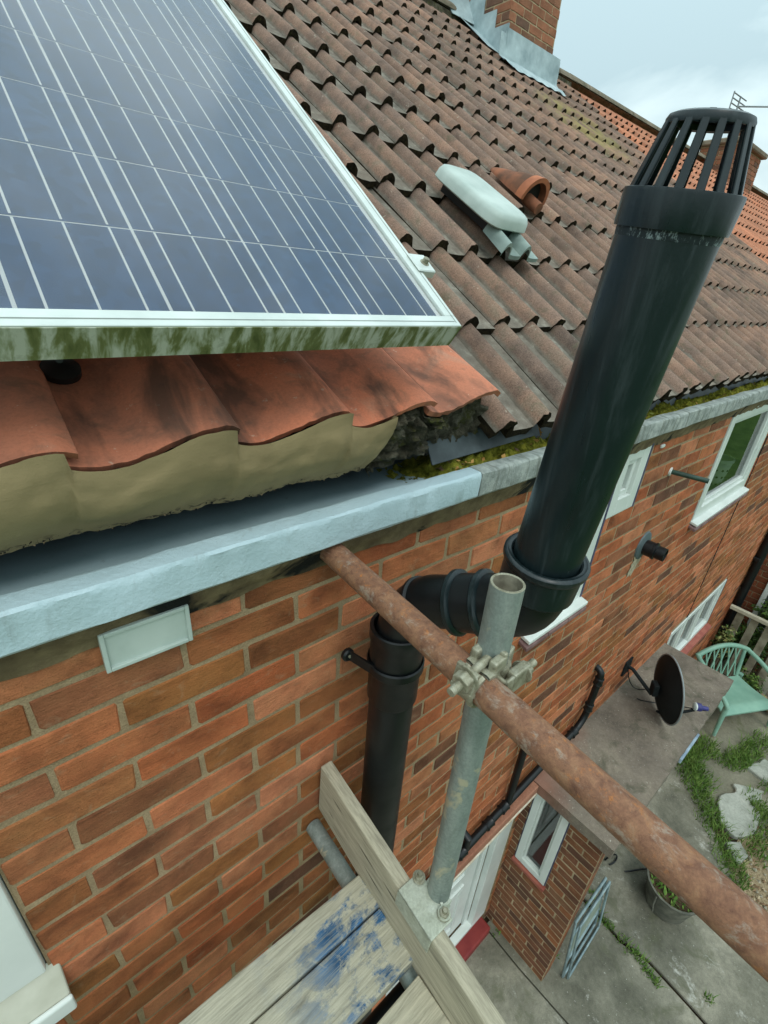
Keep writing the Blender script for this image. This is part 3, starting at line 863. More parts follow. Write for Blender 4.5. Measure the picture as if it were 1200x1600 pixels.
def window(x0, x1, z0, z1, label, fw=0.055, mullions=(), transoms=(), pane_mat=None, y=-0.004, sill=None, seal=None, yd=0.05):
    """frame in the wall plane with mitred-looking bars, sash step, panes"""
    g = G()
    def bar(a, b, c, d, yo=0.0):
        g.box(a, b, y + yo, y + yd, c, d)
    bar(x0, x0 + fw, z0, z1); bar(x1 - fw, x1, z0, z1)
    bar(x0 + fw, x1 - fw, z0, z0 + fw); bar(x0 + fw, x1 - fw, z1 - fw, z1)
    xsn = [x0 + fw] + [q for mx in mullions for q in (mx - fw / 2, mx + fw / 2)] + [x1 - fw]
    for mx in mullions: bar(mx - fw / 2, mx + fw / 2, z0 + fw, z1 - fw, 0.002)
    # inner beads
    for i in range(0, len(xsn), 2):
        a, b = xsn[i], xsn[i + 1]
        c, d = z0 + fw, z1 - fw
        t = fw * 0.35
        for (p, q, rr, s) in ((a, a + t, c, d), (b - t, b, c, d), (a + t, b - t, c, c + t), (a + t, b - t, d - t, d)):
            g.box(p, q, y + 0.014, y + yd - 0.004, rr, s)
    w = g.build("window", M_UPVC, house, None, 0.004, 2)
    w["label"] = label
    g = G()
    for i in range(0, len(xsn), 2):
        a, b = xsn[i], xsn[i + 1]
        g.add([(a, y + 0.033, z0 + fw), (b, y + 0.033, z0 + fw), (b, y + 0.033, z1 - fw), (a, y + 0.033, z1 - fw)], [(0, 1, 2, 3)])
    g.build("pane", pane_mat or M_GLASS, w, None, 0, 2, False)
    if sill == 'tile':
        n = max(2, int((x1 - x0) / 0.11))
        for i in range(n):
            g = G()
            a = x0 - 0.02 + (x1 - x0 + 0.04) * i / n
            b = x0 - 0.02 + (x1 - x0 + 0.04) * (i + 1) / n - 0.004
            g.obox((a, 0.02, z0 - 0.012), (b - a, 0, 0), (0, -0.06, -0.022), (0, 0, -0.02))
            g.build("sill_tile", M_SILL_TILE, w, None, 0.003, 1)
        g = G()
        g.obox((x0 - 0.012, 0.005, z0 + 0.004), (x1 - x0 + 0.024, 0, 0), (0, -0.045, -0.010), (0, 0, -0.016))
        g.build("sill", M_UPVC, w, None, 0.003, 2)
    if seal:
        g = G()
        for sx in seal:
            g.box(sx - 0.006, sx + 0.006, y - 0.002, y + 0.01, z0, z1)
        g.build("sealant", M_SEAL, w)
    return w

window(-1.5, -0.105, -0.672, 0.05, "large white window frame at the lower left corner of the picture", 0.075, sill=None, y=-0.012)
w0 = bpy.data.objects["window"]
g = G()
g.obox((-1.52, 0.006, -0.674), (1.433, 0, 0), (0, -0.034, -0.085), (0, 0, -0.03))
g.build("sill", M_CREAM, w0, None, 0.004, 2)
g = G()
g.obox((-1.52, -0.0285, -0.757), (1.436, 0, 0), (0, -0.010, -0.004), (0, 0, -0.045))
g.build("sill_nosing", M_UPVC, w0, None, 0.004, 2)
window(1.43, 1.842, -0.634, 0.05, "tall white window mostly hidden behind the vent pipe", 0.085, (), pane_mat=M_FROST, sill='tile', seal=(1.847,))
window(1.846, 2.106, -0.261, 0.05, "small white window section right of the vent pipe", 0.075, pane_mat=M_FROST, seal=(2.1,))
window(3.15, 4.16, -0.630, 0.05, "white upstairs window reflecting the green garden", 0.075, (), sill='tile')
window(3.91, 5.29, -2.43, -1.88, "white ground floor window beyond the porch roof", 0.05, (4.30, 4.75), sill=None, seal=(5.295,))
w5 = [o for o in bpy.data.objects if o.name.startswith("window") and o.get("label", "").startswith("white ground floor")][0]
g = G()
g.obox((3.88, 0.01, -2.435), (1.45, 0, 0), (0, -0.06, -0.02), (0, 0, -0.05))
g.build("sill", M_RED_SILL, w5, None, 0.003, 1)

# white basket standing on the inner sill of the upstairs window
g = G()
g.box(3.16, 4.15, 0.05, 0.235, -0.640, -0.600)
g.build("inner_sill", M_UPVC, house, None, 0.003, 1)
bk = empty("white_basket", (3.80, 0.13, -0.60), "white plastic basket on the sill inside the upstairs window", "basket")
g = G()
g.lathe([(0.0, 0.004), (0.070, 0.0), (0.094, 0.20), (0.100, 0.205), (0.100, 0.225), (0.090, 0.225), (0.066, 0.012), (0, 0.012)], (3.80, 0.14, -0.60), (0, 0, 1), 28)
g.build("tub", M_UPVC, bk, 40)
for k_ in range(14):
    for r_ in range(3):
        a_ = 2 * math.pi * (k_ + 0.5 * (r_ % 2)) / 14
        rr_ = 0.0765 + 0.006 * r_ + 0.001
        g = G()
        g.lathe([(0, 0.0012), (0.0085, 0.001), (0.0085, -0.002)], (3.80 + rr_ * math.cos(a_), 0.14 + rr_ * math.sin(a_), -0.60 + 0.05 + 0.05 * r_), (math.cos(a_), math.sin(a_), -0.12), 8)
        g.build("hole", M_DARK, bk)

# back door under the ledge
g = G()
g.box(1.782, 1.958, 0.012, 0.05, -3.40, -2.006)           # white side panel
g.box(0.95, 1.78, 0.06, 0.10, -2.05, -2.0)
g.box(1.735, 1.78, 0.05, 0.10, -3.40, -2.05)
door = g.build("door_frame", M_UPVC, house, None, 0.003, 1)
door["label"] = "white back door frame and side panel under the red ledge"
g = G()
g.box(0.98, 1.73, 0.066, 0.10, -3.38, -2.06)
dl = g.build("door", M_UPVC, door, None, 0.003, 1)
for (za, zb, ym) in ((-2.62, -2.20, 0), (-3.26, -2.74, 0)):
    for (xa, xb) in ((1.08, 1.30), (1.40, 1.62)):
        g = G()
        t = 0.028
        for (p, q, c_, d_) in ((xa, xa + t, za, zb), (xb - t, xb, za, zb), (xa + t, xb - t, za, za + t), (xa + t, xb - t, zb - t, zb)):
            g.box(p, q, 0.056, 0.07, c_, d_)
        g.build("door_panel", M_UPVC, door, None, 0.004, 2)
g = G()
g.box(0.97, 1.925, 0.01, 0.06, -3.43, -3.392)
g.build("threshold", M_UPVC, door, None, 0.003, 1)
g = G()
g.box(1.0, 1.90, -0.075, 0.05, -3.52, -3.432)
g.build("step", M_RED_STEP, house, None, 0.012, 3)

# narrow painted ledge over the door
g = G()
g.box(0.6, 1.93, -0.066, 0.0, -1.985, -1.925)
ledge = g.build("ledge", M_LEDGE, house, None, 0.006, 2)
g = G()
g.box(0.6, 1.93, -0.070, -0.010, -2.004, -1.9865)
g.build("ledge_edge", simple("flaking_white_edge", rgb(186, 170, 146), rgb(216, 208, 190), 30, 0.8, 0, 0.3, 0.4, 0.004, 80), house, None, 0.003, 1)

# ------------------------------------------------------------------ roofs
PITCH, TP = math.radians(34.5), math.radians(30.3)
GA = 0.31
Z_E = 0.215                                 # pan level at the eaves tips
U_T = Vector((0, math.cos(TP), math.sin(TP)))
N_T = Vector((0, -math.sin(TP), math.cos(TP)))
ROLL = 0.163

def roman_profile():
    pts = []
    for r0 in (0.0, ROLL):
        for k in range(9):
            t = k / 8
            pts.append((r0 + 0.004 + 0.072 * t, 0.041 * math.sin(math.pi * t) ** 0.62))
        pts.append((r0 + 0.095, -0.002))
        pts.append((r0 + 0.135, -0.002))
    pts.append((2 * ROLL + 0.003, 0.001))
    return pts

def tile_mesh(prof, length, th, mats, name, seed=0, edge=0.011, fine=0.0):
    rnd = random.Random(seed)
    n = len(prof)
    g = G()
    S = [0.0, length * 0.35, length * 0.7, length]
    vs = []
    for s in S:
        for (x, h) in prof:
            vs.append((x + (rnd.uniform(-.001, .001)), s + (rnd.uniform(-fine, fine) if s == 0 else 0), h + rnd.uniform(-.0008, .0008)))
    fs = []
    for i in range(len(S) - 1):
        for k in range(n - 1):
            fs.append((i * n + k, i * n + k + 1, (i + 1) * n + k + 1, (i + 1) * n + k))
    g.add(vs, fs, 0)
    # front edge
    b = len(g.v)
    top = [vs[k] for k in range(n)]
    bot = [(x, s + 0.003 + rnd.uniform(-.002, .002), h - th - edge * rnd.uniform(0.3, 1.0)) for (x, s, h) in top]
    g.add(top + bot, [(k + 1, k, n + k, n + k + 1) for k in range(n - 1)], 1)
    # underside + sides
    und = [(x, length, h - th) for (x, h) in prof]
    g.add(bot + und, [(k + 1, k, n + k, n + k + 1) for k in range(n - 1)], 1)
    L = [vs[0], bot[0], und[0], vs[3 * n]]
    Rr = [vs[n - 1], bot[n - 1], und[n - 1], vs[3 * n + n - 1]]
    g.add(L, [(0, 1, 2, 3)], 1)
    g.add(Rr, [(3, 2, 1, 0)], 1)
    # to roof axes: local x -> X, local y -> up the slope, local z -> tile normal
    return g.mesh(name, mats, 50, 0, 2, False)

T_MESH = [tile_mesh(roman_profile(), 0.405, 0.016, [M_TILE, M_TILE_EDGE], "roof_tile", k, 0.019, 0.005) for k in range(5)]
for k, me in enumerate(T_MESH):
    a = me.attributes.new('rnd', 'FLOAT', 'POINT')
    a.data.foreach_set('value', [k / 5] * len(me.vertices))
    a = me.attributes.new('pan', 'FLOAT', 'POINT')
    a.data.foreach_set('value', [1.0 - min(1.0, max(0.0, v.co.z / 0.022)) for v in me.vertices])
def slope_rot(p):
    return Matrix(((1, 0, 0, 0), (0, math.cos(p), -math.sin(p), 0), (0, math.sin(p), math.cos(p), 0), (0, 0, 0, 1)))
R_T = slope_rot(TP)
NROW = 13
RIDGE_Y = GA * NROW + 0.02
RIDGE_Z = Z_E + math.tan(PITCH) * RIDGE_Y
X_END = 6.90

g = G()
def deck(x0, x1, dz):
    t = math.tan(PITCH)
    g.add([(x0, 0.14, Z_E + 0.14 * t - dz), (x1, 0.14, Z_E + 0.14 * t - dz), (x1, RIDGE_Y, RIDGE_Z - dz), (x0, RIDGE_Y, RIDGE_Z - dz),
           (x0, 2 * RIDGE_Y, Z_E), (x1, 2 * RIDGE_Y, Z_E)], [(0, 1, 2, 3), (3, 2, 5, 4)])
deck(-1.5, X_END, 0.07)
roof = g.build("tiled_roof", M_DARK, house)
rnd = random.Random(21)
HOLES = set()
for row in range(NROW):
    for k in range(0 if row == 0 else -1, 20):
        x0 = 1.022 + k * 2 * ROLL
        if x0 > X_END - 0.2: continue
        y = GA * row
        z = Z_E + math.tan(PITCH) * y
        # tiles hidden under the chimney are left out
        if 4.95 < x0 + 0.16 < 5.6 and y > 3.35: continue
        me = rnd.choice(T_MESH)
        o = bpy.data.objects.new("roof_tile", me)
        col.objects.link(o)
        o.parent = roof
        jit = Matrix.Translation((rnd.uniform(-.004, .004), rnd.uniform(-.006, .006), rnd.uniform(-.002, .004)))
        o.matrix_local = Matrix.Translation(Vector((x0, y, z)) - WPOS[roof.name]) @ R_T @ jit @ Matrix.Rotation(rnd.uniform(-.006, .006), 4, 'Z') @ Matrix.Rotation(rnd.uniform(-.010, .012), 4, 'X') @ Matrix.Rotation(rnd.uniform(-.006, .006), 4, 'Y')
# ridge tiles
x = 0.0
while x < X_END:
    g = G()
    L = 0.44
    r0 = 0.115 + rnd.uniform(-.004, .004)
    prof = [(r0, 0), (r0 + 0.004, L * .5), (r0, L - 0.008), (r0 - 0.018, L - 0.008), (r0 - 0.018, 0), (r0, 0)]
    g.lathe(prof, (x, RIDGE_Y, RIDGE_Z - 0.015 + rnd.uniform(-.004, .004)), (1, 0, 0), 14, 0, -math.pi * 0.42, math.pi * 0.42, (0, 0, 1))
    if not 4.7 < x + .2 < 5.75:
        g.build("ridge_tile", M_RIDGE, roof, 40)
    x += L
g = G()
g.box(-0.2, X_END, RIDGE_Y - 0.10, RIDGE_Y + 0.10, RIDGE_Z - 0.08, RIDGE_Z - 0.005)
g.build("ridge_bedding", M_OLDMORTAR, roof)

# near clay pantiles
def pantile_profile():
    pts = []
    W = 0.22
    for k in range(21):
        t = k / 20 * 1.05
        if t < 0.20:
            h = 0.012 * (1 - t / 0.20) ** 2 * 1.0
        elif t < 0.93:
            q = (t - 0.20) / 0.73
            h = 0.042 * (0.5 - 0.5 * math.cos(math.pi * q))
        else:
            q = (t - 0.93) / 0.12
            h = 0.042 - 0.011 * q ** 1.8
        pts.append((t * W, h))
    return pts
P_MESH = [tile_mesh(pantile_profile(), 0.40, 0.013, [M_CLAY, M_CLAY], "clay_tile", 50 + k, 0.0, 0.0015) for k in range(3)]
CP = math.radians(23.5)
R_C = slope_rot(CP)
g = G()
g.add([(-1.5, 0.12, 0.25), (1.0, 0.12, 0.25), (1.0, 1.2, 1.0), (-1.5, 1.2, 1.0)], [(0, 1, 2, 3)])
clay_roof = g.build("clay_roof", M_DARK, house)
clay_roof["label"] = "row of orange clay pantiles under the solar panel"
for row in range(3):
    for i in range(-5, 5 if row == 0 else 4):
        x0 = 0.106 - 0.2046 + 0.22 * i
        y = 0.010 + 0.30 * row
        z = 0.2885 + 0.30 * row * math.tan(PITCH) + (0.0 if row == 0 else 0.005)
        o = bpy.data.objects.new("clay_tile", P_MESH[(i + row) % 3])
        col.objects.link(o)
        o.parent = clay_roof
        o.matrix_local = Matrix.Translation(Vector((x0, y + rnd.uniform(-.004, .004), z)) - WPOS[clay_roof.name]) @ R_C @ Matrix.Rotation(rnd.uniform(-.01, .01), 4, 'Z') @ Matrix.Rotation(rnd.uniform(-.01, .01), 4, 'Y')

# fresh mortar bedding under the pantiles
PP = pantile_profile()
def pan_h(x):
    t = (x - (0.106 - 0.2046)) % 0.22
    best = 0
    for (a, h), (b, h2) in zip(PP[:-1], PP[1:]):
        if a <= t <= b:
            best = h + (h2 - h) * (t - a) / (b - a)
            break
    return best
g = G()
def bed(u, v):
    x = -1.2 + 1.875 * u
    hs = pan_h(x)
    hm = sum(pan_h(x + d * 0.006) for d in range(-4, 5)) / 9
    k_ = min(1.0, v * 5)
    he = hs * (1 - k_) + hm * k_
    top = 0.2875 + 0.93 * hs + 0.002 * fbm((x * 20, 0, 1))
    bz = 0.164 + 0.007 * fbm((x * 9, 5, 3)) + 0.003 * fbm((x * 50, 2, 3))
    end = max(0.0, (x - 0.655) / 0.02)
    bz += 0.03 * end
    z = top + (bz - top) * v
    y = -0.005 - 0.43 * he * (1 - v) + 0.078 * v ** 2.4 + 0.005 * fbm((x * 12, v * 2.5, 7)) * min(1, v * 6) + 0.010 * math.sin(v * 3.14) * fbm((x * 5, v * 1.5, 1)) - 0.002 * math.sin(v * 3.14)
    if v > 0.88:
        y += 0.005 * fbm((x * 55, v * 9, 4))
    return (x, y, z)
g.grid(bed, 420, 22)
def bedunder(u, v):
    x, y, z = bed(u, 1.0)
    return (x, y + 0.08 * v, z + 0.01 * v)
g.grid(bedunder, 420, 2)
def bedend(u, v):
    x, y, z = bed(1.0, v)
    return (x, y + 0.08 * u, z)
g.grid(bedend, 2, 22)
g.build("mortar_bedding", M_POINTING, clay_roof, 60, 0, 2, False)
# debris crumbs at its lower edge
g = G()
for _ in range(170):
    x = rnd.uniform(-0.15, 0.66)
    px, py, pz = bed((x + 1.2) / 1.875, rnd.uniform(0.9, 1.0))
    s = rnd.uniform(0.001, 0.0036)
    g.add([(px + s * rnd.uniform(-1, 1), py - s * 0.4 + s * rnd.uniform(-1, 1), pz + s * rnd.uniform(-1, 1)) for _ in range(4)], [(0, 1, 2), (0, 2, 3), (0, 3, 1), (1, 3, 2)], rnd.randrange(2))
o = g.build("mortar_crumbs", [M_MORTAR, M_DARK], clay_roof)
tag(o, kind="stuff")
# old mossy mortar at the end of the pantiles
g = G()
def lump(u, v):
    x = 0.665 + 0.175 * u
    top = 0.288 - 0.014 + pan_h(x)
    z = top + (0.150 + 0.03 * u - top) * v
    y = 0.020 + 0.055 * v - 0.02 * math.sin(3.14 * v) * math.sin(3.14 * min(1, u * 1.1))
    y += 0.030 * fbm((x * 26, v * 4, 9)) + 0.014 * fbm((x * 80, v * 11, 9))
    return (x + 0.012 * fbm((u * 4, v * 5, 2)), y, z)
g.grid(lump, 60, 44)
def lumpend(u, v):
    x, y, z = lump(1.0, v)
    return (x, y + 0.09 * u, z)
g.grid(lumpend, 3, 44)
g.build("old_mortar", M_OLDMORTAR, clay_roof, 70, 0, 2, False)
# more old bedding under the last pantile, behind the grey strip
g = G()
def lump2(u, v):
    x = 0.83 + 0.20 * u
    top = 0.288 - 0.016 + pan_h(x)
    z = top + (0.17 - top) * v
    return (x, 0.045 + 0.03 * v + 0.02 * fbm((x * 40, v * 5, 3)), z)
g.grid(lump2, 40, 16)
g.build("old_mortar", M_OLDMORTAR, clay_roof, 70, 0, 2, False)
g = G()
g.obox((0.850, 0.040, 0.150), (0.44, 0.012, 0.006), (0, 0.030, 0.052), (0, 0.004, -0.002))
g.build("eaves_strip", M_GRAPHITE, roof, None, 0.001, 1)
g = G()
g.obox((1.30, 0.075, 0.120), (5.1, 0, 0), (0, 0.02, 0.09), (0, 0.004, 0))
g.build("eaves_strip", M_GRAPHITE, roof)

# ------------------------------------------------------------------ concrete gutter
gut = empty("concrete_gutter", (0, 0, 0.08), "long concrete eaves gutter, near end painted pale grey, far end bare", "gutter")
GP = [(-0.046, 0.080), (-0.0515, 0.086), (-0.0525, 0.136), (-0.0512, 0.1425), (-0.0470, 0.1462), (-0.016, 0.1475), (-0.008, 0.1460),
      (0.000, 0.1390), (0.020, 0.122), (0.050, 0.106), (0.090, 0.097), (0.135, 0.093), (0.180, 0.094), (0.218, 0.102), (0.240, 0.20),
      (0.26, 0.20), (0.26, 0.05), (-0.02, 0.080)]
def gutter(x0, x1, n, amp, mats, name, split, seed):
    g = G()
    P = len(GP)
    vs = []
    for i in range(n + 1):
        x = x0 + (x1 - x0) * i / n
        for j, (y, z) in enumerate(GP):
            k = amp if 1 <= j <= 8 else amp * 0.4
            vs.append((x, y + k * fbm((x * 6, j * 0.35, seed)) + 0.4 * k * fbm((x * 30, j, seed)), z + k * 0.7 * fbm((x * 4, j * 0.3, seed + 5))))
    for i in range(n):
        for j in range(P):
            j2 = (j + 1) % P
            g.add([], [])
            g.f.append((i * P + j, (i + 1) * P + j, (i + 1) * P + j2, i * P + j2))
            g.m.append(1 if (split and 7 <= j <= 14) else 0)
    g.v = [tuple(v) for v in vs]
    g.f.append(tuple(range(P))); g.m.append(0)
    g.f.append(tuple(n * P + j for j in range(P))[::-1]); g.m.append(0)
    return g.build(name, mats, gut, 26)
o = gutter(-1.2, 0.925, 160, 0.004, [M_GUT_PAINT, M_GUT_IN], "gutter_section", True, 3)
o["label"] = "pale blue-grey painted length of gutter"
o = gutter(0.927, 6.5, 360, 0.0045, [M_GUT_CONC, M_GUT_CONC], "gutter_section", False, 8)
o["label"] = "bare rough concrete length of gutter"

# moss and litter lying in the gutter
g = G()
r = random.Random(44)
def mossbed(u, v):
    x = 0.80 + 5.6 * u
    y = -0.004 + 0.20 * v
    k = max(0.0, fbm((x * 9, y * 30, 1)) + 0.35)
    start = min(1.0, max(0.0, (x - 0.84) / 0.1))
    z = 0.094 + start * (0.030 + 0.030 * k) * math.sin(3.14 * min(0.92, v + 0.10)) + 0.010 * fbm((x * 60, y * 60, 5)) + 0.006 * fbm((x * 160, y * 160, 5))
    return (x, y, z)
g.grid(mossbed, 1400, 22)
o = g.build("gutter_moss", M_MOSS, None, 60, 0, 2, False)
tag(o, "green and brown moss filling the bare concrete gutter", "moss", kind="stuff")
g = G()
for _ in range(700):
    x = 0.9 + 5.0 * r.random() ** 1.6
    y = r.uniform(0.0, 0.15)
    bx, by, bz = mossbed((x - 0.80) / 5.6, (y + 0.004) / 0.20)
    s = r.uniform(0.004, 0.013)
    a = r.uniform(0, 6.28)
    n1 = Vector((math.cos(a), math.sin(a), r.uniform(-.4, .6))).normalized() * s
    n2 = Vector((-math.sin(a), math.cos(a), r.uniform(-.4, .6))).normalized() * s * r.uniform(0.3, 0.7)
    p = Vector((bx, by, bz + 0.003))
    g.add([p - n1, p - n2, p + n1, p + n2], [(0, 1, 2, 3)], r.choice([0, 1, 1, 2]))
o = g.build("leaf_litter", [M_DRYLEAF, simple("moss_tuft", rgb(92, 104, 38), rgb(132, 136, 58), 30, 0.9), simple("litter_brown", rgb(78, 60, 40), rgb(112, 88, 58), 30, 0.9)], None, None, 0, 2, False)
tag(o, "dead leaf scraps and moss tufts in the bare gutter", "leaf litter", kind="stuff")
def dry_leaf(c, s, label, tilt):
    g = G()
    rot = Matrix.Rotation(tilt[2], 3, 'Z') @ Matrix.Rotation(tilt[0], 3, 'X') @ Matrix.Rotation(tilt[1], 3, 'Y')
    out = [(0, -1), (.25, -.55), (.55, -.6), (.48, -.2), (.85, 0), (.5, .18), (.45, .6), (.15, .5), (0, 1), (-.15, .5), (-.5, .55), (-.42, .15), (-.8, -.05), (-.45, -.25), (-.5, -.6), (-.2, -.5)]
    vs = [Vector(c) + rot @ Vector((x * s, y * s, s * 0.35 * (x * x - 0.3 * y * y) + s * 0.05 * fbm((x * 3, y * 3, s * 90)))) for x, y in out]
    vs.append(Vector(c) + rot @ Vector((0, 0, -0.05 * s)))
    n = len(out)
    g.add(vs, [(i, (i + 1) % n, n) for i in range(n)])
    tag(g.build("dry_leaf", M_DRYLEAF, None, 60, 0, 2, False), label, "leaf", "dry leaves in the gutter")
dry_leaf((1.265, 0.022, 0.182), 0.020, "tan dry leaf standing upright beside the big vent pipe", (1.2, 0.2, 0.6))
dry_leaf((1.245, 0.016, 0.160), 0.014, "smaller brown dry leaf tucked under the upright tan leaf", (0.6, 0.3, 1.6))

# ------------------------------------------------------------------ solar panel
SP = math.radians(35.8)
PU = Vector((0, math.cos(SP), math.sin(SP)))
PN = Vector((0, -math.sin(SP), math.cos(SP)))
P0 = Vector((0.105, -0.032, 0.487))
PX = Vector((1, 0, 0))
panel = empty("solar_panel", P0, "blue solar panel with silver frame and algae-stained lower edge on the roof", "solar panel")
def pp(x, s, h=0.0):
    return P0 + PX * (x - 0.105) + PU * s + PN * h
XL, XR, S0, S1 = -0.258, 0.777, -0.027, 1.640
g = G()
FW = 0.026
g.obox(pp(XL, S0, -0.042), PX * (XR - XL), PU * FW, PN * 0.046)
g.obox(pp(XL, S1 - FW, -0.042), PX * (XR - XL), PU * FW, PN * 0.046)
g.obox(pp(XR - FW, S0 + FW, -0.042), PX * FW, PU * (S1 - S0 - 2 * FW), PN * 0.046)
g.obox(pp(XL, S0 + FW, -0.042), PX * FW, PU * (S1 - S0 - 2 * FW), PN * 0.046)
g.build("frame", M_PV_FRAME, panel, None, 0.0015, 2)
g = G()   # fine lip groove on the frame
g.obox(pp(XR - 0.010, S0 + 0.008, 0.0040), PX * 0.0012, PU * (S1 - S0 - 0.02), PN * 0.0006)
g.obox(pp(XL, S0 + 0.0105, 0.0040), PX * (XR - XL - 0.012), PU * 0.0012, PN * 0.0006)
g.build("frame_groove", simple("groove_grey", rgb(128, 136, 130), rgb(150, 156, 150), 20, 0.6), panel)
g = G()
g.obox(pp(XL, S0 - 0.0012, -0.0425), PX * (XR - XL), PU * 0.001, PN * 0.0445)
g.obox(pp(XR + 0.0002, S0, -0.0425), PX * 0.001, PU * 0.5, PN * 0.044)
g.build("stained_edge", M_ALGAE, panel)
g = G()
g.obox(pp(XL + FW, S0 + FW, -0.010), PX * (XR - XL - 2 * FW), PU * (S1 - S0 - 2 * FW), PN * 0.006)
g.build("backsheet", M_PV_WHITE, panel)
g = G()
g.obox(Vector((0, 0, 0)), PX * 0.1545, PU * 0.1560, PN * 0.0006)
CELL = g.mesh("cell", M_CELL)
g = G()
for t in (1 / 6, 0.5, 5 / 6):
    g.obox(PX * (0.1545 * t - 0.0015) + PN * 0.0009 + PU * 0.002, PX * 0.0030, PU * 0.1528, PN * 0.0003)
BUS = g.mesh("busbar", M_PV_WHITE)
for i in range(-2, 4):
    for j in range(10):
        p = pp(0.105 + 0.159 * i + 0.0023, 0.003 + 0.159 * j + 0.0009, -0.0038)
        c_ = link("cell", CELL, panel, p)
        link("busbar", BUS, c_, p)
g = G()
g.add([pp(XL + FW - 0.002, S0 + FW - 0.002, -0.0012), pp(XR - FW + 0.002, S0 + FW - 0.002, -0.0012), pp(XR - FW + 0.002, S1 - FW + 0.002, -0.0012), pp(XL + FW - 0.002, S1 - FW + 0.002, -0.0012)], [(0, 1, 2, 3)])
g.build("glass_pane", M_PV_GLASS, panel, None, 0, 2, False)
g = G()
g.obox(pp(XR + 0.001, 0.118, -0.008), PX * 0.034, PU * 0.05, PN * 0.016)
g.obox(pp(XR - 0.012, 0.118, 0.0047), PX * 0.046, PU * 0.05, PN * 0.004)
cl = g.build("end_clamp", M_PV_FRAME, panel, None, 0.002, 1)
g = G()
g.lathe([(0, 0.010), (0.006, 0.010), (0.007, 0.002), (0.010, 0.001), (0.010, 0)], pp(XR + 0.018, 0.142, 0.0085), PN, 12)
g.build("bolt", M_FITTING, cl, 40)
g = G()
g.obox(pp(XL, 0.125, -0.085), PX * (XR - XL + 0.06), PU * 0.04, PN * 0.04)
g.obox(pp(XL, 1.2, -0.085), PX * (XR - XL + 0.06), PU * 0.04, PN * 0.04)
g.build("mounting_rail", M_PV_FRAME, panel)
g = G()
fx = Vector((0.157, 0.172, 0.386))
g.tube([fx + Vector((0, 0, 0.13)), fx], 0.0050, 12)
g.build("mounting_stud", M_GRAPHITE, panel, 40)
g = G()
g.lathe([(0.0, 0.010), (0.010, 0.010), (0.026, 0.002), (0.026, -0.008), (0, -0.008)], fx + Vector((0, 0, 0.004)), N_T, 20)
g.build("rubber_pad", M_BLACK, panel, 40)

# ------------------------------------------------------------------ soil and vent pipe
sv = empty("soil_vent_pipe", (0.65, -0.10, GZ), "black plastic soil pipe with offset bend and tall caged vent", "vent pipe")
g = G()
g.tube([(0.650, -0.10, GZ), (0.650, -0.10, -0.26)], 0.055, 40)
g.build("lower_pipe", M_BLACK, sv, 40)
g = G()
g.lathe([(0.0555, -0.36), (0.0605, -0.352), (0.0605, -0.268), (0.0640, -0.262), (0.0640, -0.246), (0.0615, -0.243), (0.0615, -0.178), (0.0655, -0.172),
         (0.0655, -0.146), (0.0630, -0.143), (0.057, -0.144), (0.056, -0.30)], (0.650, -0.10, 0), (0, 0, 1), 44)
g.build("socket", M_BLACK, sv, 35)
g = G()
g.lathe([(0.0645, -0.262), (0.0675, -0.258), (0.0675, -0.240), (0.0645, -0.236)], (0.650, -0.10, 0), (0, 0, 1), 40)
g.obox((0.590, -0.108, -0.262), (-0.028, 0.075, 0.012), (0.004, 0.006, 0), (0, 0, 0.026))
g.obox((0.712, -0.105, -0.262), (0.025, 0.075, 0.0), (-0.004, 0.006, 0), (0, 0, 0.026))
g.lathe([(0, 0.0), (0.016, 0.0), (0.016, 0.008), (0.012, 0.012), (0.006, 0.012), (0, 0.012)], (0.563, -0.026, -0.238), (0, -1, 0.1), 16)
br = g.build("bracket", M_BLACK, sv, 35)
g = G()
g.lathe([(0, 0.002), (0.004, 0.002), (0.004, 0)], (0.563, -0.038, -0.237), (0, -1, 0.1), 10)
g.build("screw", M_FITTING, br)
def bez(P, n):
    out = []
    for i in range(n + 1):
        t = i / n
        out.append(sum((Vector(p) * (math.comb(len(P) - 1, k) * t ** k * (1 - t) ** (len(P) - 1 - k)) for k, p in enumerate(P)), Vector((0, 0, 0))))
    return out
LEG0, LEG1 = Vector((0.674, -0.163, -0.050)), Vector((0.702, -0.262, -0.006))
LD = (LEG1 - LEG0).normalized()
g = G()
g.tube([(0.650, -0.10, -0.30)] + bez([(0.650, -0.10, -0.215), (0.650, -0.10, -0.125), (0.660, -0.122, -0.082), LEG0], 12) + [LEG1], 0.055, 40)
g.build("lower_bend", M_BLACK, sv, 40)
g = G()
g.lathe([(0.0555, 0), (0.0615, 0.003), (0.0615, 0.010), (0.0555, 0.013)], (0.6655, -0.140, -0.072), (0.16, -0.75, 0.60), 40)
g.build("seam_ring", M_BLACK, sv, 40)
# upper elbow with sockets
ub = bez([LEG1, LEG1 + LD * 0.055, (0.7195, -0.343, 0.022), (0.7215, -0.350, 0.06), (0.7225, -0.3545, 0.115)], 12)
g = G()
g.tube([LEG0 + (LEG1 - LEG0) * 0.55] + ub, [0.0580] + [0.0590] * 6 + [0.0600] * 7, 44)
g.build("upper_bend", M_BLACK, sv, 40)
for (t, rr) in ((0.52, 0.0665), (1.04, 0.067)):
    g = G()
    c_ = LEG0 + (LEG1 - LEG0) * t
    g.lathe([(0.056, 0), (rr - 0.003, 0.0), (rr, 0.003), (rr, 0.011), (rr - 0.004, 0.014), (rr - 0.006, 0.015), (0.058, 0.0155)], c_, LD, 44)
    g.build("seal_ring", M_VENT, sv, 35)
VD = Vector((-0.063, -0.121, 0.991)).normalized()
VB = Vector((0.7225, -0.3545, 0.110))
g = G()
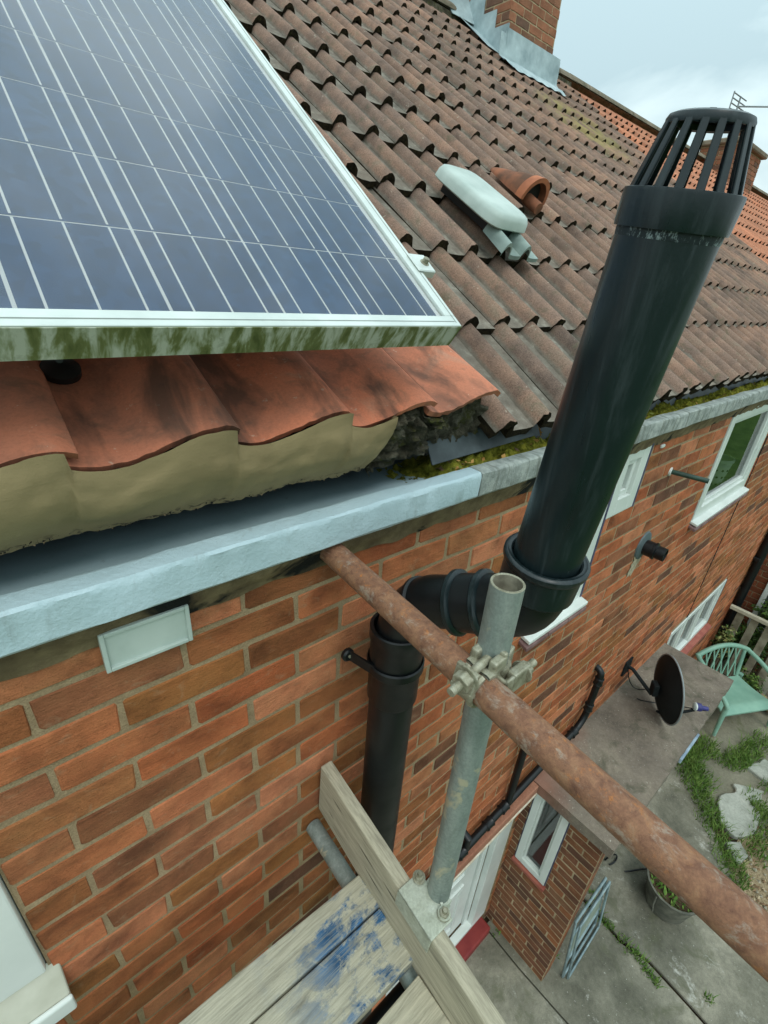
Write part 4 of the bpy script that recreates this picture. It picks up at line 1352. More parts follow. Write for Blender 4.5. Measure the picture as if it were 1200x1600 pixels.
g.lathe([(0.058, -0.040), (0.0655, -0.030), (0.0662, 0.022), (0.0695, 0.024), (0.0715, 0.028), (0.0715, 0.036), (0.0690, 0.039), (0.0660, 0.040), (0.0635, 0.0385),
         (0.0600, 0.0385), (0.057, 0.036), (0.056, 0.0)], VB, VD, 48)
g.build("upper_socket", M_VENT, sv, 35)
VL = 0.508
g = G()
g.lathe([(0.055, -0.06), (0.055, VL + 0.02), (0.051, VL + 0.02), (0.051, VL - 0.1)], VB, VD, 48)
g.build("vent_stack", M_VENT, sv, 40)
g = G()
g.lathe([(0.0552, VL - 0.009), (0.0557, VL - 0.005), (0.0558, VL + 0.002)], VB, VD, 48)
g.build("scuffed_ring", M_SCUFF, sv, 40)
g = G()
CH0, CH1 = VL + 0.001, VL + 0.036
g.lathe([(0.0562, CH0), (0.0592, CH0 - 0.001), (0.0598, CH0 + 0.003), (0.0606, CH1 - 0.003), (0.0600, CH1), (0.0580, CH1 + 0.0005), (0.0570, CH1 - 0.002), (0.0565, CH0 + 0.003)], VB, VD, 48)
cowl = g.build("vent_cowl", M_VENT, sv, 35)
ref = Vector((0, 0, 1))
vu = (Vector((1, 0, 0)) - VD * VD.x).normalized()
vw = VD.cross(vu)
CT = CH1 + 0.060
for k in range(17):
    a = 2 * math.pi * (k + 0.3) / 17
    rad = vu * math.cos(a) + vw * math.sin(a)
    tan = -vu * math.sin(a) + vw * math.cos(a)
    b0 = VB + VD * (CH1 - 0.006) + rad * 0.0570
    b1 = VB + VD * CT + rad * 0.0405
    g = G()
    g.add([b0 - tan * .0044, b0 + tan * .0044, b0 + tan * .0042 - rad * .0038, b0 - tan * .0042 - rad * .0038,
           b1 - tan * .0036, b1 + tan * .0036, b1 + tan * .0038 - rad * .0034, b1 - tan * .0034 - rad * .0034],
          [(0, 1, 2, 3), (4, 5, 6, 7), (0, 1, 5, 4), (1, 2, 6, 5), (2, 3, 7, 6), (3, 0, 4, 7)])
    g.build("cowl_bar", M_VENT, cowl, None, 0.0008, 1)
g = G()
g.lathe([(0.0345, CT - 0.004), (0.0410, CT - 0.005), (0.0415, CT - 0.001), (0.0395, CT + 0.003), (0.0345, CT + 0.005), (0.026, CT + 0.0055), (0.0260, CT + 0.002), (0.0335, CT + 0.001), (0.0345, CT - 0.004)], VB, VD, 48)
g.build("cowl_ring", M_VENT, cowl, 40)
for k in range(9):
    a = 2 * math.pi * k / 9
    rad = vu * math.cos(a) + vw * math.sin(a)
    tan = -vu * math.sin(a) + vw * math.cos(a)
    p = VB + VD * (CT + 0.0032) + rad * 0.006
    g = G()
    g.obox(p - tan * 0.003, tan * 0.006, rad * 0.022, VD * 0.003)
    g.build("cowl_spoke", M_VENT, cowl)
g = G()
g.lathe([(0, CT + 0.0068), (0.010, CT + 0.0066), (0.010, CT + 0.002), (0, CT + 0.002)], VB, VD, 20)
g.build("cowl_hub", M_VENT, cowl, 40)

# ------------------------------------------------------------------ scaffolding
RA, RB = Vector((0.517, -0.012, 0.052)), Vector((0.500, -0.98, -0.013))
rt = empty("rusty_scaffold_tube", RA, "rusty brown scaffold tube running out from under the gutter toward the lower right", "scaffold tube")
g = G()
n = 90
path = [RA + (RB - RA) * (i / n) for i in range(n + 1)]
g.tube(path, 0.0246, 36, False)
for i, v in enumerate(g.v):
    c_ = path[i // 36]
    d = Vector(v) - c_
    g.v[i] = tuple(c_ + d * (1 + 0.012 * fbm((v[0] * 60, v[1] * 30, v[2] * 60))))
g.build("tube", M_RUST, rt, 60)
g = G()
g.lathe([(0.0253, 0), (0.0215, 0), (0.0215, 0.2)], RA, RB - RA, 36)
g.build("tube_end", M_RUST, rt, 40)
ST, SBm = Vector((0.5490, -0.3980, 0.181)), Vector((0.5540, -0.3950, -0.645))
SD = (SBm - ST).normalized()
st = empty("scaffold_standard", SBm, "upright galvanised scaffold tube with open top", "scaffold tube")
g = G()
g.tube([ST + SD * (i * (SBm - ST).length / 40) for i in range(41)], 0.0242, 36, False)
g.build("tube", M_GALV, st, 50)
g = G()
g.lathe([(0.0242, 0), (0.0236, -0.0008), (0.0208, -0.0008), (0.0203, 0)], ST, SD, 36)
g.build("tube_rim", M_FITTING, st, 40)
g = G()
g.lathe([(0.0203, 0), (0.0203, 0.16), (0.0, 0.161)], ST, SD, 36)
g.build("tube_inside", M_GALV_IN, st, 40)
g = G()
g.lathe([(0.0242, 0), (0.0, 0.0005)], SBm, SD, 36)
g.build("tube_base", M_GALV, st, 40)

# double coupler joining both tubes
RDr = (RB - RA).normalized()
def on_rust(y):
    t = (y - RA.y) / (RB.y - RA.y)
    return RA + (RB - RA) * t
cp = empty("scaffold_coupler", on_rust(-0.405), "steel double coupler with bolts clamping rusty tube to upright", "coupler")
c1 = on_rust(-0.405)
c2 = ST + SD * ((ST.z - c1.z) / -SD.z)
def hexnut(g, c, ax, r, h, mi=0):
    g.lathe([(0, 0), (r, 0), (r, h), (0, h)], c, ax, 6, mi)
def bolt(name, a, b, r, parent, nut_at=0.8, nr=0.0125, nh=0.013):
    a, b = Vector(a), Vector(b)
    d = (b - a).normalized()
    g = G()
    L = (b - a).length
    prof = [(0, 0), (r * 0.7, 0), (r, 0.002)]
    k = 0.004
    while k < L:
        prof += [(r * 1.04, k), (r * 0.94, k + 0.0015)]
        k += 0.003
    prof += [(r, L), (0, L)]
    g.lathe(prof, a, d, 14)
    o = g.build(name, M_FITTING, parent, 40)
    g = G()
    hexnut(g, a + d * L * nut_at, d, nr, nh)
    g.lathe([(0.006, 0), (nr * 1.35, 0), (nr * 1.35, -0.003), (0.006, -0.003)], a + d * L * nut_at, d, 18)
    g.build("nut", M_FITTING, o, None, 0.001, 1)
    return o
def half_clamp(name, c, axis, ref, a0, a1, r, w, parent, th=0.0055, mat=None):
    g = G()
    h = w / 2
    g.lathe([(r, -h), (r + th, -h), (r + th + 0.0015, -h * 0.7), (r + th * 0.8, -h * .3), (r + th * 0.8, h * .3), (r + th + 0.0015, h * 0.7), (r + th, h), (r, h), (r, -h)], c, axis, 28, 0, a0, a1, ref)
    # close ends
    return g.build(name, mat or M_FITTING, parent, 35)
PIr = math.pi
half_clamp("tube_saddle", c1, RDr, (1, 0, 0), -PIr * 0.55, PIr * 0.55, 0.0258, 0.044, cp)
half_clamp("tube_flap", c1, RDr, (-1, 0, 0), -PIr * 0.40, PIr * 0.48, 0.0258, 0.036, cp)
half_clamp("tube_saddle", c2, SD, (-1, 0, 0), -PIr * 0.55, PIr * 0.55, 0.0247, 0.044, cp)
half_clamp("tube_flap", c2, SD, (1, 0, 0), -PIr * 0.48, PIr * 0.40, 0.0247, 0.036, cp)
g = G()
mid = (c1 + c2) / 2
g.obox(mid + Vector((-0.007, -0.024, -0.024)), (0.014, 0, 0), (0, 0.048, 0), (0, 0, 0.048))
g.build("coupler_body", M_FITTING, cp, None, 0.002, 2)
# top lugs of the rusty tube clamp, with the bolt across the top
lug = c1 + Vector((0.012, 0.0, 0.034))
g = G()
for sy in (-1, 1):
    g.obox(lug + Vector((-0.006, sy * 0.0165 - 0.007, -0.012)), (0.028, 0, 0.004), (0, 0.014, 0), (0, 0, 0.024))
g.obox(lug + Vector((0.014, -0.0225, -0.022)), (0.009, 0, 0), (0, 0.045, 0), (0, 0, 0.042))
g.build("saddle_lug", M_FITTING, cp, None, 0.0032, 2)
bolt("clamp_bolt", c1 + Vector((0.024, 0.0, 0.037)), c1 + Vector((-0.066, -0.006, 0.026)), 0.0066, cp, 0.62, 0.0150, 0.015)
g = G()
for sy in (-1, 1):
    g.obox(c1 + Vector((-0.035, sy * 0.0135 - 0.0055, 0.006)), (0.008, 0, 0), (0, 0.011, 0), (0.006, 0, 0.036))
g.obox(c1 + Vector((-0.037, -0.019, 0.002)), (0.014, 0, -0.004), (0, 0.038, 0), (0, 0, 0.009))
g.build("flap_lug", M_FITTING, cp, None, 0.002, 2)
# upright clamp: flap on the far side with its own bolt
fl = c2 + Vector((0.010, -0.034, 0.0))
g = G()
g.obox(fl + Vector((-0.010, -0.012, -0.018)), (0.040, 0, 0), (0, 0.016, 0), (0, 0, 0.036))
g.build("flap_lug", M_FITTING, cp, None, 0.003, 2)
g = G()
g.obox(fl + Vector((-0.036, -0.014, -0.022)), (0.022, 0, 0), (0, 0.006, 0), (0, 0, 0.044))
g.obox(fl + Vector((-0.036, -0.014, -0.022)), (0.006, 0, 0), (0, 0.030, 0), (0, 0, 0.044))
g.build("saddle_lug", M_FITTING, cp, None, 0.0025, 2)
bolt("clamp_bolt", fl + Vector((-0.046, -0.004, 0.0)), fl + Vector((0.054, -0.002, 0.002)), 0.0062, cp, 0.70, 0.013, 0.012)
g = G()
g.obox(c2 + Vector((0.022, -0.014, -0.016)), (0.030, 0.006, 0.006), (-0.004, 0.028, 0), (0, 0, 0.030))
g.build("flap_hinge", M_FITTING, cp, None, 0.003, 2)

# toe board on edge
TO = Vector((0.500, -0.0195, -0.588))
TL = Vector((-0.0354, -0.996, -0.0816)); TT = Vector((0.999, -0.0374, 0.023)); TH = Vector((0.026, 0.0807, -0.9964))
g = G()
nn = 26
LN = 0.98
vs, fs = [], []
for i in range(nn + 1):
    p = TO + TL * (LN * i / nn)
    j = 0.0010
    vs += [p + TH * (0.001 + j * fbm((i, 0, 1))), p + TT * 0.033 + TH * (0.001 + j * fbm((i, 1, 2))), p + TT * 0.033 + TH * 0.202, p + TH * 0.202]
for i in range(nn):
    for k in range(4):
        fs.append((i * 4 + k, i * 4 + (k + 1) % 4, (i + 1) * 4 + (k + 1) % 4, (i + 1) * 4 + k))
fs += [(3, 2, 1, 0), tuple(nn * 4 + k for k in range(4))]
g.add(vs, fs)
tb = g.build("toe_board", M_WOOD_TOE, None, None, 0.004, 2)
tag(tb, "weathered grey timber board standing on edge across the scaffold", "board")
# splits in its face
g = G()
for (s, h, L) in ((0.06, 0.05, 0.06), (0.17, 0.07, 0.09), (0.20, 0.12, 0.10), (0.27, 0.06, 0.07), (0.05, 0.13, 0.03)):
    p = TO + TL * s + TH * h - TT * 0.0006
    g.add([p, p + TL * L * 0.5 + TH * 0.004, p + TL * L + TH * 0.002, p + TL * L * 0.5 + TH * 0.0005], [(0, 1, 2, 3)])
g.build("timber_split", M_DARK, tb, None, 0, 2, False)

# pale clip that wraps the toe board and the upright
TS = 0.378
k0 = TO + TL * (TS - 0.055) - TH * 0.0045
bc = empty("board_clip", k0, "pale bent steel clip bolted over the toe board at foot of upright", "clip")
g = G()
W2 = 0.105
g.obox(k0 - TT * 0.005, TT * 0.062, TL * W2, TH * 0.0045)
g.obox(k0 - TT * 0.005, TT * 0.0045, TL * W2, TH * 0.060)
g.build("plate", M_CLIP, bc, None, 0.004, 3)
half_clamp("tube_saddle", SBm - SD * 0.016, SD, (-1, 0, 0), -PIr * 0.6, PIr * 0.6, 0.0246, 0.030, bc, 0.005, M_CLIP)
for s, nm in ((0.010, "a"), (0.088, "b")):
    p = k0 + TL * s + TT * 0.046 - TH * 0.001
    b_ = bolt("clip_bolt", p + TH * 0.012, p - TH * 0.022, 0.0055, bc, 0.50, 0.0105, 0.009)
g = G()
p = k0 + TL * 0.088 + TT * 0.046 - TH * 0.003
g.lathe([(0.008, 0), (0.0135, 0), (0.0135, -0.005), (0.008, -0.005)], p, TH, 20)
g.obox(p - TH * 0.002 + TT * 0.004 - TL * 0.012, TT * 0.012 - TL * 0.030 - TH * 0.006, TL * 0.004 + TT * 0.004, TH * 0.004)
g.build("eye_washer", M_CLIP, bc, 40)

# scaffold boards
def board(x0, x1, ya, yb, z, mat, label, skew=0.0, th=0.034):
    g = G()
    n = 16
    vs, fs = [], []
    r = random.Random(int(abs(ya) * 1000))
    for i in range(n + 1):
        x = x0 + (x1 - x0) * i / n
        s = skew * (x - 0.3)
        w = 0.0012
        vs += [(x, ya + s + r.uniform(-w, w), z), (x, yb + s + r.uniform(-w, w), z), (x, yb + s + r.uniform(-w, w), z - th), (x, ya + s, z - th)]
    for i in range(n):
        for k in range(4):
            fs.append((i * 4 + k, i * 4 + (k + 1) % 4, (i + 1) * 4 + (k + 1) % 4, (i + 1) * 4 + k))
    fs += [(3, 2, 1, 0), tuple(n * 4 + k for k in range(4))]
    g.add(vs, fs)
    o = g.build("scaffold_board", mat, None, None, 0.003, 2)
    tag(o, label, "board", "scaffold boards laid along the wall")
board(-1.2, 0.497, -0.280, -0.196, -0.790, M_WOOD_BLUE, "blue-splashed grey scaffold board nearest the brick wall", -0.03)
board(-1.2, 0.494, -0.402, -0.2835, -0.792, M_WOOD_BLUE, "second blue-splashed scaffold board out from the brick wall", -0.03)
board(-1.2, 0.486, -0.660, -0.432, -0.800, M_WOOD_PALE, "plain pale scaffold board at the bottom edge beyond the gap", 0.0)
tr = empty("scaffold_transom", (0.485, -0.3, -0.852), "short galvanised tube poking out under the boards toward the wall", "scaffold tube")
g = G()
g.tube([(0.488, -0.004, -0.850), (0.478, -0.9, -0.856)], 0.0215, 28)
g.build("tube", M_GALV, tr, 50)
g = G()
g.tube([(-1.2, -0.418, -0.90), (0.60, -0.418, -0.90)], 0.0242, 24)
tag(g.build("scaffold_ledger", M_BLACK, None, 50), "dark ledger tube seen through the gap between boards", "scaffold tube")

# ------------------------------------------------------------------ things fixed to the wall
cv = empty("wall_cover", (0.17, 0, 0), "small white rectangular plastic cover on the bricks under the painted gutter", "vent cover")
g = G()
g.box(0.106, 0.234, -0.016, 0.004, -0.030, 0.040)
g.build("cover_body", M_WHITE_VENT, cv, None, 0.002, 2)
g = G()
for (a, b, c_, d_) in ((0.104, 0.111, -0.032, 0.042), (0.229, 0.236, -0.032, 0.042), (0.111, 0.229, -0.032, -0.025), (0.111, 0.229, 0.035, 0.042)):
    g.box(a, b, -0.0215, -0.004, c_, d_)
g.build("cover_frame", M_WHITE_VENT, cv, None, 0.0015, 2)

of = empty("overflow_pipe", (2.44, 0, -0.17), "thin dark green overflow pipe sticking out of the upper wall", "pipe")
g = G()
g.tube([(2.44, 0.01, -0.168), (2.47, -0.155, -0.168)], 0.0115, 16)
g.build("pipe", M_OVERFLOW, of, 40)
g = G()
g.lathe([(0.0112, -0.004), (0.021, -0.004), (0.021, 0.005), (0.0112, 0.007)], (2.4405, 0.0, -0.168), (0.18, -1, 0), 16)
g.build("collar", M_UPVC, of, 40)
bf = empty("boiler_flue", (2.43, 0, -0.57), "black round boiler flue with grey collar on the upper brick wall", "flue")
g = G()
g.lathe([(0.0, 0.0), (0.078, 0.0), (0.074, 0.007), (0.046, 0.014), (0.0, 0.014)], (2.43, 0.0, -0.565), (0, -1, 0), 30)
g.build("collar", plastic("flue_rubber", rgb(76, 88, 90), rgb(96, 108, 110), 0.5), bf, 40)
g = G()
g.lathe([(0.040, 0.0), (0.040, 0.046), (0.044, 0.048), (0.044, 0.058), (0.034, 0.062), (0.034, 0.102), (0.030, 0.103), (0.029, 0.07), (0, 0.07)], (2.43, -0.008, -0.568), (0.05, -1, -0.02), 26)
g.build("spout", M_BLACK, bf, 40)
g = G()
r_ = random.Random(77)
ring_ = []
for k in range(26):
    a_ = 2 * math.pi * k / 26
    q_ = 1 + r_.uniform(-0.22, 0.22)
    ring_.append((2.415 + 0.050 * math.cos(a_) * q_ + 0.035 * min(0, math.sin(a_)), -0.655 + 0.085 * math.sin(a_) * q_))
g.add([(x_, -0.0022, z_) for x_, z_ in ring_] + [(x_ * 0.85 + 2.41 * 0.15, -0.0042, z_ * 0.85 - 0.65 * 0.15) for x_, z_ in ring_],
      [(k, (k + 1) % 26, 26 + (k + 1) % 26, 26 + k) for k in range(26)] + [tuple(26 + k for k in range(26))])
g.build("cement_smear", simple("cement_smear", rgb(150, 140, 116), rgb(184, 174, 150), 30, 0.95, 0, 0.2, 0.6, 0.004, 90), house)
g = G()
g.box(2.20, 2.235, -0.008, 0.004, -0.015, 0.0)
g.build("white_clip", M_UPVC, house, None, 0.003, 1)

wp = empty("waste_pipe", (1.9, -0.04, -1.9), "black plastic waste pipe sloping along the wall above the red ledge", "pipe")
g = G()
g.tube(bez([(1.0, -0.036, -1.898), (1.2, -0.036, -1.893)], 2) + bez([(2.30, -0.036, -1.772), (2.375, -0.036, -1.745), (2.382, -0.036, -1.68)], 6) + [(2.395, -0.036, -1.42)] +
       bez([(2.395, -0.036, -1.40), (2.396, -0.036, -1.37), (2.40, -0.01, -1.365), (2.40, 0.02, -1.365)], 5), 0.0195, 18)
g.build("pipe_run", M_BLACK, wp, 40)
g = G()
for p, d, r in (((1.62, -0.036, -1.850), (1, 0, 0.11), 0.024), ((1.50, -0.036, -1.863), (1, 0, 0.11), 0.024), ((2.27, -0.036, -1.779), (1, 0, 0.11), 0.024), ((2.384, -0.036, -1.64), (0.06, 0, 1), 0.024), ((2.394, -0.036, -1.44), (0.06, 0, 1), 0.024), ((1.30, -0.036, -1.884), (1, 0, .11), 0.024)):
    g = G()
    g.lathe([(0.019, -0.025), (r, -0.025), (r + .003, -0.02), (r, -0.012), (r, 0.012), (r + .003, 0.02), (r, 0.025), (0.019, 0.025)], p, d, 18)
    g.build("pipe_socket", M_BLACK, wp, 40)
g = G()
g.tube([(1.655, -0.036, -1.85), (1.662, -0.036, -1.46)] + bez([(1.664, -0.036, -1.44), (1.665, -0.034, -1.41), (1.668, 0.02, -1.41)], 4), 0.0185, 18)
g.build("pipe_branch", M_BLACK, wp, 40)
g = G()
g.tube([(1.33, -0.036, -1.88), (1.33, -0.038, -1.80), (1.33, 0.01, -1.79)], 0.0185, 18)
g.build("pipe_branch", M_BLACK, wp, 40)
dp = empty("rain_downpipe", (6.42, -0.05, GZ), "black downpipe at the far end of the brick wall", "downpipe")
g = G()
g.tube([(6.40, -0.05, GZ), (6.40, -0.05, 0.1)], 0.045, 18)
g.build("pipe", M_BLACK, dp, 40)
g = G()
for z in (-2.0, -0.9, -3.0):
    g.box(6.33, 6.47, -0.065, 0.0, z - 0.02, z + 0.02)
g.build("bracket", M_BLACK, dp, None, 0.004, 1)

# ------------------------------------------------------------------ porch: screen wall and slab roof
porch = empty("brick_porch", (2.0, -0.2, GZ), "low brick porch with flat concrete slab roof against the house", "porch")
WY0, WZ0, WZ1 = -0.455, -2.66, -2.03
PO = [(0.055, 0.262, -2.655, -2.0)]
g = G()
def pface(x, ya, yb):
    us = sorted([0.0, 0.455, PO[0][0], PO[0][1]])
    zz = [GZ - 0.01, PO[0][2], -2.0]
    for i in range(3):
        for j in range(2):
            if i == 1 and j == 1: continue
            g.add([(x, -us[i], zz[j]), (x, -us[i + 1], zz[j]), (x, -us[i + 1], zz[j + 1]), (x, -us[i], zz[j + 1])], [(0, 1, 2, 3)])
pface(1.9622, 0, WY0)
pface(2.065, 0, WY0)
g.add([(1.965, WY0 + .0026, GZ - .01), (2.065, WY0 + .0026, GZ - .01), (2.065, WY0 + .0026, -2.0), (1.965, WY0 + .0026, -2.0)], [(0, 1, 2, 3)])
g.add([(1.965, -.055, -2.655), (2.065, -.055, -2.655), (2.065, -.262, -2.655), (1.965, -.262, -2.655)], [(0, 1, 2, 3)])
for yy in (-.055, -.262):
    g.add([(1.965, yy, -2.655), (2.065, yy, -2.655), (2.065, yy, -2.0), (1.965, yy, -2.0)], [(0, 1, 2, 3)])
pw = g.build("porch_wall", M_MORTAR_D, porch, None, 0, 2, False)
BMP = brick_meshes(6, M_BRICK_P, "p")
KP = 0.735        # the porch is laid in smaller bricks than the house
pb = [(u * KP, L * KP, z * KP) for (u, L, z) in bricks_in(0.0, 0.452 / KP, 37, 63, [(0.05 / KP, 0.267 / KP, -2.66 / KP, -1.9 / KP)], 0.06)]
lay_bricks(pb, BMP, pw, lambda u, z: Vector((1.960, -u, z)), -math.pi / 2, 300, 5, KP)
# end of the screen wall (headers facing the yard)
eb = [(2.013, 0.096, -CH * KP * r) for r in range(37, 64)]
lay_bricks(eb, BMP, pw, lambda u, z: Vector((u, WY0, z)), 0.0, 300, 6, KP)
# far end wall under the slab
g = G()
g.box(3.66, 3.76, -0.20, -0.004, GZ - .01, -2.0)
g.build("end_wall", M_MORTAR_D, porch)
g = G()
for (a, b, c_, d_) in ((-0.262, -0.222, -2.655, -2.003), (-0.095, -0.055, -2.655, -2.003), (-0.222, -0.095, -2.655, -2.612)):
    g.box(1.950, 2.00, a, b, c_, d_)
for (a, b, c_, d_) in ((-0.222, -0.208, -2.612, -2.003), (-0.109, -0.095, -2.612, -2.003), (-0.208, -0.109, -2.612, -2.597)):
    g.box(1.964, 1.995, a, b, c_, d_)
pwin = g.build("window", M_UPVC, porch, None, 0.003, 2)
pwin["label"] = "narrow white window in the porch side wall"
g = G()
g.add([(1.98, -0.109, -2.597), (1.98, -0.208, -2.597), (1.98, -0.208, -2.003), (1.98, -0.109, -2.003)], [(0, 1, 2, 3)])
g.build("pane", M_GLASS, pwin, None, 0, 2, False)
g = G()
g.box(1.992, 1.999, -0.215, -0.10, -2.61, -2.004)
g.build("interior_blind", simple("grey_blind", rgb(60, 66, 64), rgb(96, 104, 100), 5, 0.7), pwin)
g = G()
g.obox((1.935, -0.275, -2.664), (0.07, 0, 0.01), (0, 0.232, 0), (0, 0, -0.026))
g.build("sill", M_RED_SILL, pwin, None, 0.003, 1)
g = G()
g.box(1.955, 1.972, -0.268, -0.263, -2.655, -2.01)
g.box(1.955, 1.972, -0.054, -0.049, -2.655, -2.01)
g.build("sealant", M_SEAL, pwin)
# slab with a ragged lower left lip
g = G()
nx, ny = 60, 20
def slabtop(u, v):
    x = 1.932 + 1.88 * u
    y = 0.0 - 0.495 * v
    z = -1.922 + 0.003 * fbm((x * 5, y * 5, 1))
    if u in (0.0, 1.0): x += 0.004 * fbm((y * 40, 3, u))
    if v == 1.0: y += 0.004 * fbm((x * 20, 1, 1)) + (0.018 * max(0, fbm((x * 9, 4, 2))) if x > 3.3 else 0)
    return (x, y, z)
def slabbot(u, v):
    x, y, z = slabtop(u, v)
    return (x + (0.003 * fbm((y * 60, 9, 1)) if u == 0 else 0), y, -1.993 + 0.003 * fbm((x * 30, y * 30, 4)))
g.grid(slabtop, nx, ny)
g.grid(slabbot, nx, ny)
g.grid(lambda u, v: slabtop(u, 1.0) if v == 0 else slabbot(u, 1.0), nx, 1)
g.grid(lambda u, v: slabtop(0.0, u) if v == 0 else slabbot(0.0, u), ny, 1)
g.grid(lambda u, v: slabtop(1.0, u) if v == 0 else slabbot(1.0, u), ny, 1)
g.build("slab_roof", M_SLAB, porch, None)
g = G()
g.box(2.80, 3.10, -0.508, -0.492, -1.985, -1.945)
g.build("fascia_trim", simple("blue_grey_trim", rgb(120, 140, 160), rgb(160, 178, 192), 14, 0.5), porch, None, 0.004, 1)
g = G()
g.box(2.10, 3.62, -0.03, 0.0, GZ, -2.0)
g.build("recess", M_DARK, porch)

# ------------------------------------------------------------------ satellite dish on the porch roof
DC = Vector((2.955, -0.225, -1.690))
dish = empty("satellite_dish", (2.99, -0.02, -1.72), "dark grey satellite dish on wall bracket above the porch slab", "satellite dish")
DA = Vector((0.66, -0.74, 0.10)).normalized()
du = (Vector((0, 0, 1)) - DA * DA.z).normalized()
dv = DA.cross(du)
g = G()
vs, fs = [], []
NR, NS = 8, 40
for i in range(NR + 1):
    q = i / NR
    for k in range(NS):
        a = 2 * math.pi * k / NS
        vs.append(DC + du * (0.225 * q * math.cos(a)) + dv * (0.20 * q * math.sin(a)) + DA * (0.055 * q * q))
for i in range(NR):
    for k in range(NS):
        fs.append((i * NS + k, i * NS + (k + 1) % NS, (i + 1) * NS + (k + 1) % NS, (i + 1) * NS + k))
g.add(vs, fs)
g.build("reflector", M_DISH, dish, 60)
g = G()
g.tube([DC + du * (0.226 * math.cos(2 * PIr * k / 48)) + dv * (0.201 * math.sin(2 * PIr * k / 48)) + DA * 0.056 for k in range(49)], 0.0055, 8, False)
g.build("rim", M_DISH_RIM, dish, 60)
g = G()
back = DC - DA * 0.012
g.tube([(2.985, 0.0, -1.69), (2.985, -0.045, -1.69), back + Vector((-0.01, 0.01, -0.06))], 0.012, 12)
g.box(2.935, 3.035, -0.012, 0.0, -1.755, -1.635)
g.build("wall_bracket", M_DISH, dish, 40)
g = G()
g.obox(back - du * 0.05 - dv * 0.03 - DA * 0.03, du * 0.09, dv * 0.06, DA * 0.035)
g.build("mounting_plate", M_DISH, dish, None, 0.006, 2)
LNB = DC + DA * 0.25 - du * 0.13
g = G()
g.tube([DC - du * 0.20 + DA * 0.03, DC - du * 0.235 + DA * 0.08, LNB - du * 0.03], 0.009, 10)
g.build("feed_arm", M_DISH, dish, 40)
g = G()
g.lathe([(0, 0), (0.026, 0.0), (0.026, 0.03), (0.014, 0.04), (0.014, 0.075), (0, 0.076)], LNB, (DA - du * 0.15), 20, 0)
ln = g.build("receiver", M_PURPLE, dish, 40)
g = G()
g.lathe([(0, -0.012), (0.018, -0.011), (0.025, -0.006), (0.026, 0.0)], LNB, (DA - du * 0.15), 20)
g.build("receiver_cap", M_UPVC, ln, 40)
g = G()
g.tube(bez([LNB + DA * 0.07, LNB + DA * 0.13 - du * 0.09, DC + Vector((0.25, -0.06, -0.2)), DC + Vector((0.12, 0.02, -0.26)), DC + Vector((0.06, 0.1, -0.22))], 20), 0.0035, 6)
g.tube(bez([(2.96, -0.02, -1.68), (2.93, -0.09, -1.88), (2.98, -0.16, -1.76), DC - DA * 0.02], 16), 0.0035, 6)
g.build("cable", M_BLACK, dish, 60)

# ------------------------------------------------------------------ garden chair
CHW = Vector((0.885, -0.466, 0)); CHF = Vector((-0.466, -0.885, 0)); UPV = Vector((0, 0, 1))
CC = Vector((5.56, -0.415, GZ))
ch = empty("garden_chair", CC, "sage green plastic garden chair with lattice back beyond the porch", "chair")
def cpnt(w, f_, z): return CC + CHW * (w * 1.16) + CHF * f_ + UPV * z
g = G()
def seat(u, v):
    w = (u - 0.5) * (0.50 + 0.08 * v)
    return cpnt(w, -0.17 + 0.42 * v, 0.300 - 0.02 * math.sin(3.14 * v) - (0.05 * max(0, v - 0.85) / 0.15))
g.grid(seat, 12, 12)
g.grid(lambda u, v: seat(u, v) - UPV * 0.018, 12, 12)
for e in (lambda u, v: seat(u, 0) - UPV * 0.018 * v, lambda u, v: seat(u, 1) - UPV * 0.018 * v, lambda u, v: seat(0, u) - UPV * 0.018 * v, lambda u, v: seat(1, u) - UPV * 0.018 * v):
    g.grid(e, 12, 1)
g.build("seat", M_GREEN, ch, 40)
def arch(t, k=1.0):   # top of the backrest, t from -1 to 1
    return cpnt(0.30 * t, -0.24 - 0.02 * (1 - t * t), 0.30 + (0.40 - 0.09 * t * t) * k)
g = G()
g.tube([arch(-1 + 2 * i / 24) for i in range(25)], 0.026, 10)
g.build("top_rail", M_GREEN, ch, 60)
for s in (-1, 1):
    g = G()
    g.tube([cpnt(0.235 * s, -0.18, 0.29), cpnt(0.255 * s, -0.225, 0.5), arch(0.86 * s) - UPV * 0.005], 0.020, 10)
    g.build("back_post", M_GREEN, ch, 60)
    g = G()
    g.tube(bez([arch(0.97 * s), cpnt(0.33 * s, -0.05, 0.57), cpnt(0.335 * s, 0.12, 0.50), cpnt(0.33 * s, 0.24, 0.47), cpnt(0.31 * s, 0.27, 0.38)], 14), [0.024] * 15, 10)
    g.build("armrest", M_GREEN, ch, 60)
    for f_, zt in ((0.24, 0.40), (-0.18, 0.31)):
        g = G()
        g.tube([cpnt(0.29 * s, f_, zt), cpnt(0.31 * s, f_ * 1.15, 0.0)], [0.026, 0.018], 10)
        g.build("leg", M_GREEN, ch, 60)
for k in range(6):
    for sgn in (-1, 1):
        w0_ = -0.21 + 0.084 * k
        w1_ = w0_ + sgn * 0.075
        if abs(w1_) > 0.24: continue
        g = G()
        mid_ = arch(w1_ / 0.30)
        a_ = cpnt(w0_, -0.185, 0.30)
        g.tube([a_, (a_ + mid_) / 2 + CHF * 0.004, mid_], 0.0085, 8)
        g.build("lattice_bar", M_GREEN, ch, 60)

